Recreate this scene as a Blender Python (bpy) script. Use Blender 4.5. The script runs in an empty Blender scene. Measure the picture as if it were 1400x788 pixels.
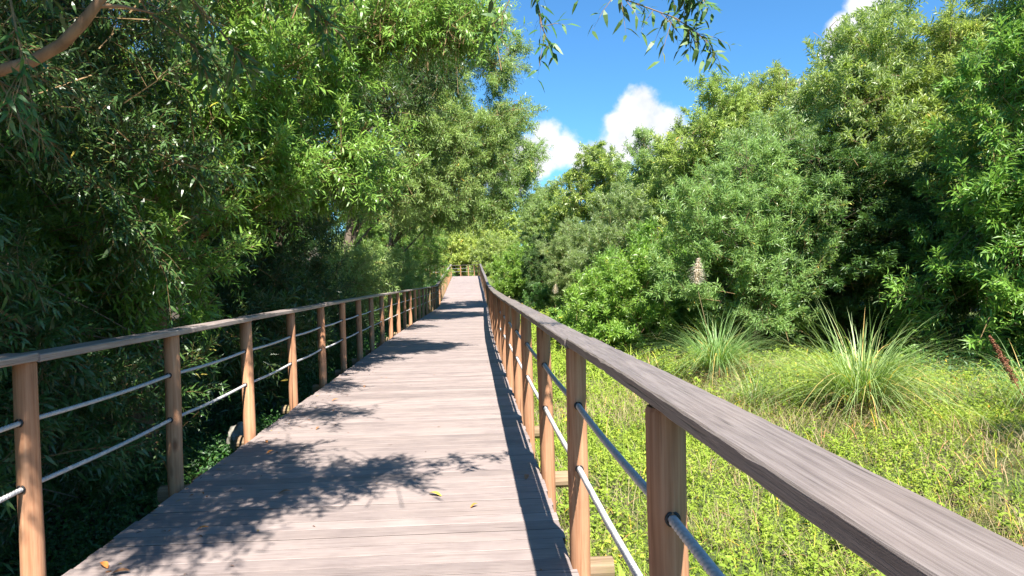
import bpy, math
import numpy as np
from mathutils import Vector, Matrix

rng = np.random.default_rng(7)
SC = bpy.context.scene
COL = SC.collection

# ------------------------------------------------------------------ camera
EYE = 1.45
YAW, PITCH, ROLL = 0.0575, 0.0148, -0.0204
cam_data = bpy.data.cameras.new('camera')
cam_data.sensor_width = 36.0
cam_data.lens = 933.0 / 1400.0 * 36.0
cam_data.clip_start = 0.05
cam_data.clip_end = 3000.0
cam = bpy.data.objects.new('camera', cam_data)
COL.objects.link(cam)
_fw = Vector((math.sin(YAW) * math.cos(PITCH), math.cos(YAW) * math.cos(PITCH), -math.sin(PITCH)))
_r = Vector((math.cos(YAW), -math.sin(YAW), 0.0))
_u = _r.cross(_fw)
_c, _s = math.cos(ROLL), math.sin(ROLL)
_r2 = _r * _c + _u * _s
_u2 = _u * _c - _r * _s
M = Matrix.Identity(4)
for i in range(3):
    M[i][0], M[i][1], M[i][2] = _r2[i], _u2[i], -_fw[i]
M[0][3], M[1][3], M[2][3] = 0.0, 0.0, EYE
cam.matrix_world = M
SC.camera = cam

# ------------------------------------------------------------------ sun, sky, exposure
SUN = Vector((0.17, -0.76, 1.0)).normalized()
sun_data = bpy.data.lights.new('sun', 'SUN')
sun_data.energy = 5.0
sun_data.angle = math.radians(0.53)
sun_data.color = (1.0, 0.95, 0.87)
sun = bpy.data.objects.new('sun', sun_data)
sun.rotation_euler = SUN.to_track_quat('Z', 'Y').to_euler()
sun.location = (4, -15, 25)
COL.objects.link(sun)

world = bpy.data.worlds.new('World')
SC.world = world
world.use_nodes = True
wn, wl = world.node_tree.nodes, world.node_tree.links
wn.clear()
w_out = wn.new('ShaderNodeOutputWorld')
w_bg = wn.new('ShaderNodeBackground')
w_bg.inputs['Strength'].default_value = 0.12
sky = wn.new('ShaderNodeTexSky')
sky.sky_type = 'NISHITA'
sky.sun_disc = False
sky.sun_elevation = math.asin(SUN.z)
sky.sun_rotation = math.atan2(SUN.x, SUN.y)
sky.air_density = 1.0
sky.dust_density = 0.3
sky.ozone_density = 1.2
w_tint = wn.new('ShaderNodeMix')
w_tint.data_type = 'RGBA'
w_tint.blend_type = 'MULTIPLY'
w_tint.inputs[0].default_value = 1.0
w_tint.inputs[7].default_value = (0.23, 0.45, 0.61, 1)
wl.new(sky.outputs[0], w_tint.inputs[6])
tc = wn.new('ShaderNodeTexCoord')
w_noise = wn.new('ShaderNodeTexNoise')
w_noise.inputs['Scale'].default_value = 16.0
w_noise.inputs['Detail'].default_value = 9.0
w_noise.inputs['Roughness'].default_value = 0.6
wl.new(tc.outputs['Generated'], w_noise.inputs['Vector'])
# cumulus puffs: azimuth (right of the walkway, deg), elevation (deg), radius (rad)
PUFFS = [(13.9, 13.4, .043), (12.6, 12.2, .034), (16.2, 12.0, .042), (14.4, 11.4, .055), (17.0, 10.4, .05), (12.6, 10.4, .05),
         (6.4, 11.6, .032), (5.2, 10.2, .045), (8.0, 10.4, .04), (9.8, 9.4, .04), (3.0, 8.6, .05),
         (29.6, 17.6, .034), (31.0, 19.0, .04), (29.0, 16.2, .025), (-24.0, 12.0, .1), (80, 18, .16), (-80, 20, .16)]
acc = None
for az, el, rad in PUFFS:
    a, e = math.radians(az), math.radians(el)
    d = (math.sin(a) * math.cos(e), math.cos(a) * math.cos(e), math.sin(e))
    vd = wn.new('ShaderNodeVectorMath'); vd.operation = 'DISTANCE'
    vd.inputs[1].default_value = d
    wl.new(tc.outputs['Generated'], vd.inputs[0])
    mr = wn.new('ShaderNodeMapRange')
    mr.inputs[1].default_value = 0.0; mr.inputs[2].default_value = rad
    mr.inputs[3].default_value = 1.0; mr.inputs[4].default_value = 0.0
    wl.new(vd.outputs['Value'], mr.inputs[0])
    if acc is None:
        acc = mr.outputs[0]
    else:
        mx = wn.new('ShaderNodeMath'); mx.operation = 'MAXIMUM'
        wl.new(acc, mx.inputs[0]); wl.new(mr.outputs[0], mx.inputs[1])
        acc = mx.outputs[0]
m1 = wn.new('ShaderNodeMath'); m1.operation = 'MULTIPLY_ADD'
m1.inputs[1].default_value = 1.5; m1.inputs[2].default_value = -0.75
wl.new(w_noise.outputs[0], m1.inputs[0])
m2 = wn.new('ShaderNodeMath'); m2.operation = 'ADD'
wl.new(acc, m2.inputs[0]); wl.new(m1.outputs[0], m2.inputs[1])
m3 = wn.new('ShaderNodeMapRange'); m3.interpolation_type = 'SMOOTHSTEP'
m3.inputs[1].default_value = 0.16; m3.inputs[2].default_value = 0.56
wl.new(m2.outputs[0], m3.inputs[0])
gate = wn.new('ShaderNodeMapRange')
gate.inputs[1].default_value = 0.0; gate.inputs[2].default_value = 0.12
wl.new(acc, gate.inputs[0])
m4 = wn.new('ShaderNodeMath'); m4.operation = 'MULTIPLY'
wl.new(m3.outputs[0], m4.inputs[0]); wl.new(gate.outputs[0], m4.inputs[1])
w_mix = wn.new('ShaderNodeMix'); w_mix.data_type = 'RGBA'
w_n2 = wn.new('ShaderNodeTexNoise')
w_n2.inputs['Scale'].default_value = 30.0; w_n2.inputs['Detail'].default_value = 6.0
wl.new(tc.outputs['Generated'], w_n2.inputs['Vector'])
w_cc = wn.new('ShaderNodeValToRGB')
w_cc.color_ramp.elements[0].position = 0.36; w_cc.color_ramp.elements[0].color = (2.5, 2.62, 2.85, 1)
w_cc.color_ramp.elements[1].position = 0.58; w_cc.color_ramp.elements[1].color = (3.2, 3.25, 3.35, 1)
wl.new(w_n2.outputs[0], w_cc.inputs[0])
wl.new(w_cc.outputs[0], w_mix.inputs[7])
wl.new(m4.outputs[0], w_mix.inputs[0])
wl.new(w_tint.outputs[2], w_mix.inputs[6])
wl.new(w_mix.outputs[2], w_bg.inputs['Color'])
wl.new(w_bg.outputs[0], w_out.inputs['Surface'])

SC.view_settings.view_transform = 'Standard'
SC.view_settings.look = 'None'
SC.view_settings.gamma = 1.0
SC.view_settings.use_curve_mapping = False
SC.view_settings.exposure = 1.6
SC.render.engine = 'CYCLES'
cy = SC.cycles
cy.use_denoising = True
cy.max_bounces = 7
cy.diffuse_bounces = 4
cy.glossy_bounces = 2
cy.transmission_bounces = 4
cy.transparent_max_bounces = 4
cy.caustics_reflective = False
cy.caustics_refractive = False


# ------------------------------------------------------------------ helpers
def tag(o, label=None, cat=None, group=None, kind=None):
    if label: o['label'] = label
    if cat: o['category'] = cat
    if group: o['group'] = group
    if kind: o['kind'] = kind
    return o


def empty(name, loc=(0, 0, 0), rz=0.0, parent=None):
    o = bpy.data.objects.new(name, None)
    o.empty_display_size = 0.2
    COL.objects.link(o)
    o.location = loc
    o.rotation_euler = (0, 0, rz)
    if parent: o.parent = parent
    return o


class Geo:
    """Collects vertices and faces (tris or quads) with a material index and a random value per vertex."""

    def __init__(s):
        s.v, s.f3, s.f4, s.m3, s.m4, s.a, s.n = [], [], [], [], [], [], 0

    def add(s, v, f, mat=0, rnd=0.5):
        v = np.asarray(v, np.float32).reshape(-1, 3)
        f = np.asarray(f, np.int64)
        s.v.append(v)
        s.a.append(np.broadcast_to(np.asarray(rnd, np.float32), (len(v),)).copy())
        if f.shape[1] == 3:
            s.f3.append(f + s.n); s.m3.append(np.full(len(f), mat, np.int32))
        else:
            s.f4.append(f + s.n); s.m4.append(np.full(len(f), mat, np.int32))
        s.n += len(v)

    def build(s, name, mats, parent=None, smooth=False, loc=None):
        me = bpy.data.meshes.new(name)
        V = np.concatenate(s.v) if s.v else np.zeros((0, 3), np.float32)
        f3 = np.concatenate(s.f3) if s.f3 else np.zeros((0, 3), np.int64)
        f4 = np.concatenate(s.f4) if s.f4 else np.zeros((0, 4), np.int64)
        me.vertices.add(len(V))
        me.vertices.foreach_set('co', V.ravel())
        loops = np.concatenate([f3.ravel(), f4.ravel()]).astype(np.int32)
        me.loops.add(len(loops))
        me.loops.foreach_set('vertex_index', loops)
        nf = len(f3) + len(f4)
        me.polygons.add(nf)
        st = np.concatenate([np.arange(len(f3)) * 3, len(f3) * 3 + np.arange(len(f4)) * 4]).astype(np.int32)
        me.polygons.foreach_set('loop_start', st)
        mi = np.concatenate(s.m3 + s.m4).astype(np.int32)
        me.polygons.foreach_set('material_index', mi)
        me.polygons.foreach_set('use_smooth', np.full(nf, bool(smooth)))
        at = me.attributes.new('rnd', 'FLOAT', 'POINT')
        at.data.foreach_set('value', np.concatenate(s.a))
        me.update(calc_edges=True)
        for m in (mats if isinstance(mats, (list, tuple)) else [mats]):
            me.materials.append(m)
        o = bpy.data.objects.new(name, me)
        COL.objects.link(o)
        if parent: o.parent = parent
        if loc is not None: o.location = loc
        return o


def norm(a):
    return a / np.maximum(np.linalg.norm(a, axis=-1, keepdims=True), 1e-9)


def tube(g, pts, radii, sides=8, mat=0, rnd=0.5, cap=True, jitter=0.0):
    pts = np.asarray(pts, float)
    n = len(pts)
    radii = np.broadcast_to(np.asarray(radii, float), (n,))
    t = norm(np.gradient(pts, axis=0))
    ref = np.array([0.0, 0.0, 1.0]) if abs(t[0][2]) < 0.9 else np.array([1.0, 0.0, 0.0])
    uu = norm(np.cross(t, ref)); vv = np.cross(t, uu)
    ang = np.arange(sides) / sides * 2 * np.pi
    rr = radii[:, None] * (1 + jitter * rng.standard_normal((n, sides)))
    ring = pts[:, None, :] + rr[..., None] * (np.cos(ang)[None, :, None] * uu[:, None, :] + np.sin(ang)[None, :, None] * vv[:, None, :])
    V = ring.reshape(-1, 3)
    i = np.arange(n - 1)[:, None] * sides
    k = np.arange(sides)[None, :]
    k2 = (k + 1) % sides
    F = np.stack([i + k, i + k2, i + sides + k2, i + sides + k], -1).reshape(-1, 4)
    g.add(V, F, mat, rnd)
    if cap:
        for ci, base, flip in ((0, 0, 1), (n - 1, (n - 1) * sides, 0)):
            Vc = np.concatenate([ring[ci], pts[ci][None]])
            kk = np.arange(sides); k3 = (kk + 1) % sides
            Fc = np.stack([kk, k3, np.full(sides, sides)], -1)
            g.add(Vc, Fc[:, ::-1] if not flip else Fc, mat, rnd)


def curve_pts(a, b, n=8, sag=0.0, wob=0.0):
    a, b = np.asarray(a, float), np.asarray(b, float)
    t = np.linspace(0, 1, n)[:, None]
    p = a + (b - a) * t
    p[:, 2] += sag * np.sin(np.pi * t[:, 0])
    if wob:
        w = rng.standard_normal((n, 3)) * wob
        w[0] = 0
        p += np.cumsum(w, 0) * 0.5
    return p


# ------------------------------------------------------------------ materials
def new_mat(name):
    m = bpy.data.materials.new(name)
    m.use_nodes = True
    nt = m.node_tree
    b = nt.nodes['Principled BSDF']
    return m, nt, b


def ramp(nt, fac, stops):
    r = nt.nodes.new('ShaderNodeValToRGB')
    el = r.color_ramp.elements
    while len(el) < len(stops): el.new(0.5)
    for e, (p, c) in zip(el, stops):
        e.position = p; e.color = (*c, 1)
    nt.links.new(fac, r.inputs[0])
    return r.outputs[0]


def mixc(nt, fac, a, b, mode='MIX'):
    m = nt.nodes.new('ShaderNodeMix'); m.data_type = 'RGBA'; m.blend_type = mode
    if isinstance(fac, (int, float)): m.inputs[0].default_value = fac
    else: nt.links.new(fac, m.inputs[0])
    for s, x in ((6, a), (7, b)):
        if isinstance(x, tuple): m.inputs[s].default_value = (*x, 1)
        else: nt.links.new(x, m.inputs[s])
    return m.outputs[2]


def math_n(nt, op, a, b=None, c=None):
    m = nt.nodes.new('ShaderNodeMath'); m.operation = op
    for i, x in enumerate((a, b, c)):
        if x is None: continue
        if isinstance(x, (int, float)): m.inputs[i].default_value = x
        else: nt.links.new(x, m.inputs[i])
    return m.outputs[0]


def coords(nt, scale, rnd_shift=True):
    t = nt.nodes.new('ShaderNodeTexCoord')
    mp = nt.nodes.new('ShaderNodeMapping')
    mp.inputs['Scale'].default_value = scale
    src = t.outputs['Object']
    if rnd_shift:
        a = nt.nodes.new('ShaderNodeAttribute'); a.attribute_name = 'rnd'
        v = nt.nodes.new('ShaderNodeVectorMath'); v.operation = 'MULTIPLY_ADD'
        cmb = nt.nodes.new('ShaderNodeCombineXYZ')
        for i in range(3): nt.links.new(a.outputs['Fac'], cmb.inputs[i])
        nt.links.new(cmb.outputs[0], v.inputs[0])
        v.inputs[1].default_value = (17.3, 23.7, 9.1)
        nt.links.new(src, v.inputs[2])
        src = v.outputs[0]
    nt.links.new(src, mp.inputs['Vector'])
    return mp.outputs[0]


def noise(nt, vec, scale, detail=4, rough=0.55, dist=0.0):
    n = nt.nodes.new('ShaderNodeTexNoise')
    n.inputs['Scale'].default_value = scale
    n.inputs['Detail'].default_value = detail
    n.inputs['Roughness'].default_value = rough
    n.inputs['Distortion'].default_value = dist
    nt.links.new(vec, n.inputs['Vector'])
    return n.outputs[0]


def wood(name, grain, base, dark, light, knot=None, rib=None, bump=0.25, moss=0.0, rough=0.75, grain_amt=0.55, fine=1.0, tones=(0.82, 1.16)):
    """grain: axis index the fibres run along. base/dark/light: colours."""
    m, nt, b = new_mat(name)
    L = nt.links
    sc = [120.0 * fine] * 3; sc[grain] = 3.2 * fine
    v = coords(nt, sc)
    n1 = noise(nt, v, 1.0, 6, 0.62, 0.6)
    sc2 = [30.0 * fine] * 3; sc2[grain] = 1.5 * fine
    v2 = coords(nt, sc2)
    n2 = noise(nt, v2, 1.0, 4, 0.6, 1.2)
    v3 = coords(nt, (1, 1, 1), True)
    n3 = noise(nt, v3, 2.2, 4, 0.6)
    c = ramp(nt, n1, [(0.28, dark), (0.48, base), (0.72, light)])
    c2 = ramp(nt, n2, [(0.3, dark), (0.5, base), (0.7, light)])
    c = mixc(nt, 1 - grain_amt, c, c2)
    # per-board tone
    a = nt.nodes.new('ShaderNodeAttribute'); a.attribute_name = 'rnd'
    tone = nt.nodes.new('ShaderNodeMapRange')
    tone.inputs[3].default_value, tone.inputs[4].default_value = tones
    L.new(a.outputs['Fac'], tone.inputs[0])
    tc_ = nt.nodes.new('ShaderNodeCombineColor')
    for i in range(3): L.new(tone.outputs[0], tc_.inputs[i])
    c = mixc(nt, 1.0, c, tc_.outputs[0], 'MULTIPLY')
    # blotches of wear
    bl = ramp(nt, n3, [(0.3, (0.78, 0.78, 0.8)), (0.55, (1, 1, 1)), (0.75, (1.12, 1.1, 1.08))])
    c = mixc(nt, 1.0, c, bl, 'MULTIPLY')
    if knot:
        ks = [7.0, 7.0, 7.0]; ks[grain] = 2.6
        if grain == 1: ks[2] = 0.3
        kv = coords(nt, ks)
        vo = nt.nodes.new('ShaderNodeTexVoronoi'); vo.inputs['Scale'].default_value = 1.0
        vo.inputs['Randomness'].default_value = 1.0
        L.new(kv, vo.inputs['Vector'])
        kf = nt.nodes.new('ShaderNodeMapRange')
        kf.inputs[1].default_value = 0.06; kf.inputs[2].default_value = 0.17
        kf.inputs[3].default_value = 0.9; kf.inputs[4].default_value = 0.0
        L.new(vo.outputs['Distance'], kf.inputs[0])
        sel = math_n(nt, 'GREATER_THAN', vo.outputs['Color'], 0.62)
        c = mixc(nt, math_n(nt, 'MULTIPLY', kf.outputs[0], sel), c, knot)
    if moss:
        n4 = noise(nt, coords(nt, (1, 1, 1), False), 3.0, 5, 0.65)
        mf = nt.nodes.new('ShaderNodeMapRange')
        mf.inputs[1].default_value = 0.6 - moss * 0.2; mf.inputs[2].default_value = 0.75
        mf.inputs[4].default_value = 0.65
        L.new(n4, mf.inputs[0])
        c = mixc(nt, mf.outputs[0], c, (0.12, 0.14, 0.03))
    # long dark cracks along the grain
    cs = [70.0, 70.0, 70.0]; cs[grain] = 1.6
    ck = noise(nt, coords(nt, cs), 1.0, 3, 0.5, 0.4)
    if grain == 2:
        ck = noise(nt, coords(nt, (42, 42, .9)), 1.0, 3, 0.5, 0.6)
    crack = nt.nodes.new('ShaderNodeMapRange')
    crack.inputs[1].default_value = 0.66; crack.inputs[2].default_value = 0.72
    crack.inputs[4].default_value = 0.75
    L.new(ck, crack.inputs[0])
    c = mixc(nt, crack.outputs[0], c, tuple(x * 0.3 for x in dark))
    L.new(c, b.inputs['Base Color'])
    b.inputs['Roughness'].default_value = rough
    b.inputs['Specular IOR Level'].default_value = 0.3 if rough > .6 else .5
    h = math_n(nt, 'SUBTRACT', n1, math_n(nt, 'MULTIPLY', crack.outputs[0], 0.8))
    if rib is not None:
        tx = nt.nodes.new('ShaderNodeTexCoord')
        sp = nt.nodes.new('ShaderNodeSeparateXYZ'); L.new(tx.outputs['Object'], sp.inputs[0])
        sn = math_n(nt, 'SINE', math_n(nt, 'MULTIPLY', sp.outputs[rib], 2 * math.pi / 0.0165))
        h = math_n(nt, 'ADD', h, math_n(nt, 'MULTIPLY', sn, 0.22))
    bp = nt.nodes.new('ShaderNodeBump')
    bp.inputs['Strength'].default_value = bump
    bp.inputs['Distance'].default_value = 0.004
    L.new(h, bp.inputs['Height'])
    L.new(bp.outputs[0], b.inputs['Normal'])
    return m


def leaf_mat(name, c0, c1, c2, under=None, trans=0.35, rough=0.4, spec=0.5, ttint=(1.35, 1.5, 0.55)):
    m, nt, b = new_mat(name)
    L = nt.links
    a = nt.nodes.new('ShaderNodeAttribute'); a.attribute_name = 'rnd'
    c = ramp(nt, a.outputs['Fac'], [(0.0, c0), (0.5, c1), (0.93, c2), (0.985, tuple(min(1, x) for x in (c2[0] * 2.2 + .05, c2[1] * 1.25, c2[2])))])
    if under:
        g = nt.nodes.new('ShaderNodeNewGeometry')
        c = mixc(nt, math_n(nt, 'MULTIPLY', g.outputs['Backfacing'], 0.75), c, under)
    oi = nt.nodes.new('ShaderNodeObjectInfo')
    hs = nt.nodes.new('ShaderNodeHueSaturation')
    mr = nt.nodes.new('ShaderNodeMapRange')
    mr.inputs[3].default_value = 0.485; mr.inputs[4].default_value = 0.512
    L.new(oi.outputs['Random'], mr.inputs[0])
    L.new(mr.outputs[0], hs.inputs['Hue'])
    L.new(c, hs.inputs['Color'])
    c = hs.outputs[0]
    L.new(c, b.inputs['Base Color'])
    b.inputs['Roughness'].default_value = rough
    b.inputs['Specular IOR Level'].default_value = spec
    tr = nt.nodes.new('ShaderNodeBsdfTranslucent')
    tcol = mixc(nt, 1.0, c, ttint, 'MULTIPLY')
    L.new(tcol, tr.inputs['Color'])
    mx = nt.nodes.new('ShaderNodeMixShader')
    mx.inputs[0].default_value = trans
    L.new(b.outputs[0], mx.inputs[1]); L.new(tr.outputs[0], mx.inputs[2])
    L.new(mx.outputs[0], nt.nodes['Material Output'].inputs['Surface'])
    return m


def bark_mat(name, c0, c1):
    m, nt, b = new_mat(name)
    v = coords(nt, (14, 14, 3), False)
    n = noise(nt, v, 1.0, 6, 0.65, 0.5)
    nt.links.new(ramp(nt, n, [(0.3, c0), (0.7, c1)]), b.inputs['Base Color'])
    b.inputs['Roughness'].default_value = 0.85
    bp = nt.nodes.new('ShaderNodeBump'); bp.inputs['Strength'].default_value = 0.6
    bp.inputs['Distance'].default_value = 0.01
    nt.links.new(n, bp.inputs['Height']); nt.links.new(bp.outputs[0], b.inputs['Normal'])
    return m


def plain(name, col, rough=0.6, spec=0.4, var=0.25, scale=20.0, metal=0.0):
    m, nt, b = new_mat(name)
    n = noise(nt, coords(nt, (1, 1, 1)), scale, 4, 0.6)
    lo = tuple(x * (1 - var) for x in col); hi = tuple(min(1, x * (1 + var)) for x in col)
    nt.links.new(ramp(nt, n, [(0.3, lo), (0.7, hi)]), b.inputs['Base Color'])
    b.inputs['Roughness'].default_value = rough
    b.inputs['Specular IOR Level'].default_value = spec
    b.inputs['Metallic'].default_value = metal
    return m


M_DECK = wood('deck_wood', 0, (0.268, 0.215, 0.198), (0.15, 0.118, 0.106), (0.33, 0.275, 0.255), rib=1, bump=0.4, grain_amt=0.7, fine=1.5, tones=(0.84, 1.12))
M_EDGE = wood('dirty_plank_edge', 0, (0.07, 0.055, 0.045), (0.045, 0.035, 0.03), (0.10, 0.08, 0.065))
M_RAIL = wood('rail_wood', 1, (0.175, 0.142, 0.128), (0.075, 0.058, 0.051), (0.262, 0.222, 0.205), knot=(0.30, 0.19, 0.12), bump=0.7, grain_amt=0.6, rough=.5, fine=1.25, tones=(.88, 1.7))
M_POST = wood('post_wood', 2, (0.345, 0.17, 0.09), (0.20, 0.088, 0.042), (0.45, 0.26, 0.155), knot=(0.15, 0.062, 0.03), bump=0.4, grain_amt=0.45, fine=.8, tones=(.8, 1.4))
M_POST_OLD = wood('mossy_post_wood', 2, (0.264, 0.168, 0.096), (0.160, 0.096, 0.048), (0.344, 0.248, 0.152), bump=0.3, moss=0.5)
M_BEAM = wood('beam_wood', 0, (0.264, 0.176, 0.104), (0.144, 0.088, 0.048), (0.360, 0.264, 0.176), bump=0.3, moss=0.7)
M_ROPE = plain('rope_fibre', (0.46, 0.45, 0.44), 0.6, 0.35, 0.18, 60)
M_GROMMET = plain('black_rubber', (0.02, 0.02, 0.02), 0.5)

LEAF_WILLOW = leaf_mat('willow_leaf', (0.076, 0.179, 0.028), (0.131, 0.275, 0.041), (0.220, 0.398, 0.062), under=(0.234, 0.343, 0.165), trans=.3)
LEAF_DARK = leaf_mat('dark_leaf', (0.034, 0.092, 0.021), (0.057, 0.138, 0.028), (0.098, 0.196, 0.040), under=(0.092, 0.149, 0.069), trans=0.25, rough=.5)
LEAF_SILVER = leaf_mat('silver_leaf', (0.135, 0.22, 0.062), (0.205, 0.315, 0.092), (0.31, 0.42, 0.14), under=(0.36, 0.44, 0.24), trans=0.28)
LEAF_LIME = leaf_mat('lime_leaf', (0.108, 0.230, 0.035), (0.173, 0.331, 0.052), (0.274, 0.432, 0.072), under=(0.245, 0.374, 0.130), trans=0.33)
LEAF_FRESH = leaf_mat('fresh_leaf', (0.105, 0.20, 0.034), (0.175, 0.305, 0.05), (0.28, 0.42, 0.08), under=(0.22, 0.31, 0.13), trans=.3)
LEAF_SUN = leaf_mat('painted_sun_yellow_leaf', (0.25, 0.33, 0.06), (0.36, 0.44, 0.085), (0.48, 0.53, 0.14), under=(0.38, 0.42, 0.2), trans=.3)  # yellow-green leaf, colour lightened so the far end looks sunlit
LEAF_OLIVE = leaf_mat('olive_leaf', (0.163, 0.244, 0.049), (0.253, 0.350, 0.073), (0.390, 0.471, 0.122), under=(0.357, 0.423, 0.211), trans=0.3)
LEAF_SHADE = leaf_mat('willow_leaf_painted_shade', (0.03, 0.07, 0.018), (0.055, 0.115, 0.026), (0.10, 0.17, 0.045), under=(0.12, 0.16, 0.09), trans=0.2, spec=.55, rough=.36)  # willow leaf colour darkened to stand for shade in these crowns
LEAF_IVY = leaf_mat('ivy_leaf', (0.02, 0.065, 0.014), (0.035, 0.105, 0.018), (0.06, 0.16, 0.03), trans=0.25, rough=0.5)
LEAF_HERB = leaf_mat('herb_leaf', (0.14, 0.235, 0.028), (0.235, 0.355, 0.042), (0.36, 0.455, 0.075), trans=0.35, rough=0.6, spec=0.2, ttint=(1.2, 1.25, .5))
STRAW = leaf_mat('straw_blade', (0.255, 0.204, 0.093), (0.357, 0.297, 0.153), (0.442, 0.383, 0.230), trans=0.3, rough=0.7, spec=0.2, ttint=(1.1, 1.05, .8))
BLADE = leaf_mat('pampas_blade', (0.15, 0.25, 0.075), (0.23, 0.35, 0.115), (0.34, 0.45, 0.19), trans=0.3, rough=0.45)
PLUME = leaf_mat('plume_fluff', (0.82, 0.75, 0.62), (0.85, 0.79, 0.67), (0.88, 0.83, 0.73), trans=0.45, rough=0.8, spec=0.1, ttint=(1, .98, .92))
BARK = bark_mat('grey_bark', (0.07, 0.05, 0.035), (0.19, 0.145, 0.11))
BARK_RED = bark_mat('tan_bark', (0.15, 0.075, 0.035), (0.32, 0.18, 0.095))
TWIG = plain('twig_bark', (0.21, 0.135, 0.06), 0.8)


# ------------------------------------------------------------------ the line of the boardwalk
CX = -0.8055            # centre line of the first stretch
HALF = 1.2825
SIDE_L, SIDE_R = -1.385, 1.338
Y0, STEP = 3.4535, 1.6225
RAIL_Z, RAIL_T, RAIL_W = 1.091, 0.04, 0.149


def smooth(t):
    t = np.clip(t, 0, 1)
    return t * t * (3 - 2 * t)


Y_TURN, R_TURN = 64.0, 5.0


def path(s):
    """Distance along the walk -> (x, y, z, heading); heading 0 = +Y, positive turns left."""
    if s <= Y_TURN:
        x = CX + 0.28 * smooth((s - 14) / 24.0) - 0.06 * smooth((s - 40) / 20.0)
        z = 0.061 * max(0.0, s - 36.0)
        if s < 36: z = 0.0
        return x, s, z, 0.0
    th = (s - Y_TURN) / R_TURN
    z = 0.061 * (Y_TURN - 36.0)
    x0 = path(Y_TURN)[0]
    tm = 1.65
    if th <= tm:
        return x0 - R_TURN * (1 - math.cos(th)), Y_TURN + R_TURN * math.sin(th), z, th
    e = (th - tm) * R_TURN
    return (x0 - R_TURN * (1 - math.cos(tm)) - e * math.sin(tm),
            Y_TURN + R_TURN * math.sin(tm) + e * math.cos(tm), z, tm)


def at(s, side, h=0.0):
    x, y, z, a = path(s)
    return np.array([x + side * math.cos(a), y + side * math.sin(a), z + h])


# ------------------------------------------------------------------ ground
def ground_z(x, y):
    x = np.asarray(x, float); y = np.asarray(y, float)
    z = -0.75 + 0.0 * x
    z = z + 2.45 * smooth((y - 42) / 30.0) + 0.05 * np.clip(y - 75, 0, 400)
    z = z + 0.10 * np.clip(-x - 5.5, 0, 60) + 0.10 * np.clip(x - 13, 0, 90)
    z = z + 0.06 * np.sin(x * 1.3 + 0.6) * np.cos(y * 0.9) + 0.05 * np.sin(x * 0.5 + y * 0.7 + 1.0)
    z = z + 0.22 * smooth((x - 2.5) / 4.0) * np.exp(-((y - 9.5) / 7.0) ** 2)
    z = z + 0.42 * np.exp(-((x + 2.5) / .7) ** 2 - ((y - 7.6) / 1.6) ** 2)
    return z


def axis(lo, hi, step, far):
    a = np.arange(lo, hi + 1e-6, step)
    b = hi + np.cumsum(np.geomspace(step, far * 0.14, 34))
    c = lo - np.cumsum(np.geomspace(step, far * 0.14, 34))
    return np.concatenate([c[::-1], a, b])


gx, gy = axis(-14, 18, 0.3, 500), axis(-6, 50, 0.4, 700)
X, Y = np.meshgrid(gx, gy)
Z = ground_z(X, Y)
g = Geo()
nx, ny = len(gx), len(gy)
ii = (np.arange(ny - 1)[:, None] * nx + np.arange(nx - 1)[None, :]).ravel()
g.add(np.stack([X, Y, Z], -1).reshape(-1, 3), np.stack([ii, ii + 1, ii + nx + 1, ii + nx], -1))
m, nt, b = new_mat('meadow_soil')
n1 = noise(nt, coords(nt, (1, 1, 1), False), 2.2, 8, 0.7)
n2 = noise(nt, coords(nt, (1, 1, 1), False), 30, 5, 0.7)
c = ramp(nt, n1, [(0.3, (0.05, 0.085, 0.018)), (0.5, (0.12, 0.17, 0.035)), (0.7, (0.24, 0.22, 0.09))])
c = mixc(nt, 0.6, c, ramp(nt, n2, [(0.3, (0.35, 0.35, 0.3)), (0.7, (1.25, 1.25, 1.1))]), 'MULTIPLY')
sepg = nt.nodes.new('ShaderNodeSeparateXYZ')
tcg = nt.nodes.new('ShaderNodeTexCoord'); nt.links.new(tcg.outputs['Object'], sepg.inputs[0])
litter = nt.nodes.new('ShaderNodeMapRange')
litter.inputs[1].default_value = -1.0; litter.inputs[2].default_value = -2.2
nt.links.new(sepg.outputs[0], litter.inputs[0])
c = mixc(nt, litter.outputs[0], c, ramp(nt, n2, [(0.3, (0.035, 0.028, 0.016)), (0.7, (0.10, 0.07, 0.04))]))
nt.links.new(c, b.inputs['Base Color'])
b.inputs['Roughness'].default_value = 0.95
bp = nt.nodes.new('ShaderNodeBump'); bp.inputs['Distance'].default_value = 0.08
nt.links.new(n2, bp.inputs['Height']); nt.links.new(bp.outputs[0], b.inputs['Normal'])
tag(g.build('ground', m, smooth=True), 'meadow and leaf litter ground on both sides of the boardwalk', kind='structure')

# ------------------------------------------------------------------ boardwalk deck
S0, S1 = -3.0, 82.0
PL = 0.138
g = Geo()
s = S0
while s < S1:
    w = PL - 0.007
    zj = rng.uniform(-0.0012, 0.0012)
    jl, jr = rng.uniform(-0.012, 0.012, 2)
    c0, c1 = s, s + w
    P = []
    ch = 0.002
    for (ss, dz) in ((c0, -0.04), (c0, -ch), (c0 + ch, 0), (c1 - ch, 0), (c1, -ch), (c1, -0.04)):
        for side in (-HALF + jl, HALF + jr):
            P.append(at(ss, side, dz + zj))
    F = [[2 * k, 2 * k + 1, 2 * k + 3, 2 * k + 2] for k in range(5)] + [[10, 11, 1, 0]]
    F = [f[::-1] for f in F]
    rv = rng.uniform()
    g.add(P, F[1:4], 0, rv)
    g.add(P, [F[0], F[4], F[5]], 1, rv)
    for o_, fl in ((0, 0), (1, 1)):
        a = [o_ + 2 * k for k in range(6)]
        q = [[a[0], a[1], a[4], a[5]], [a[1], a[2], a[3], a[4]]]
        g.add(P, [x[::-1] if fl else x for x in q], 0, rv)
    s += PL
deck = g.build('boardwalk_path', [M_DECK, M_EDGE])
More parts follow.
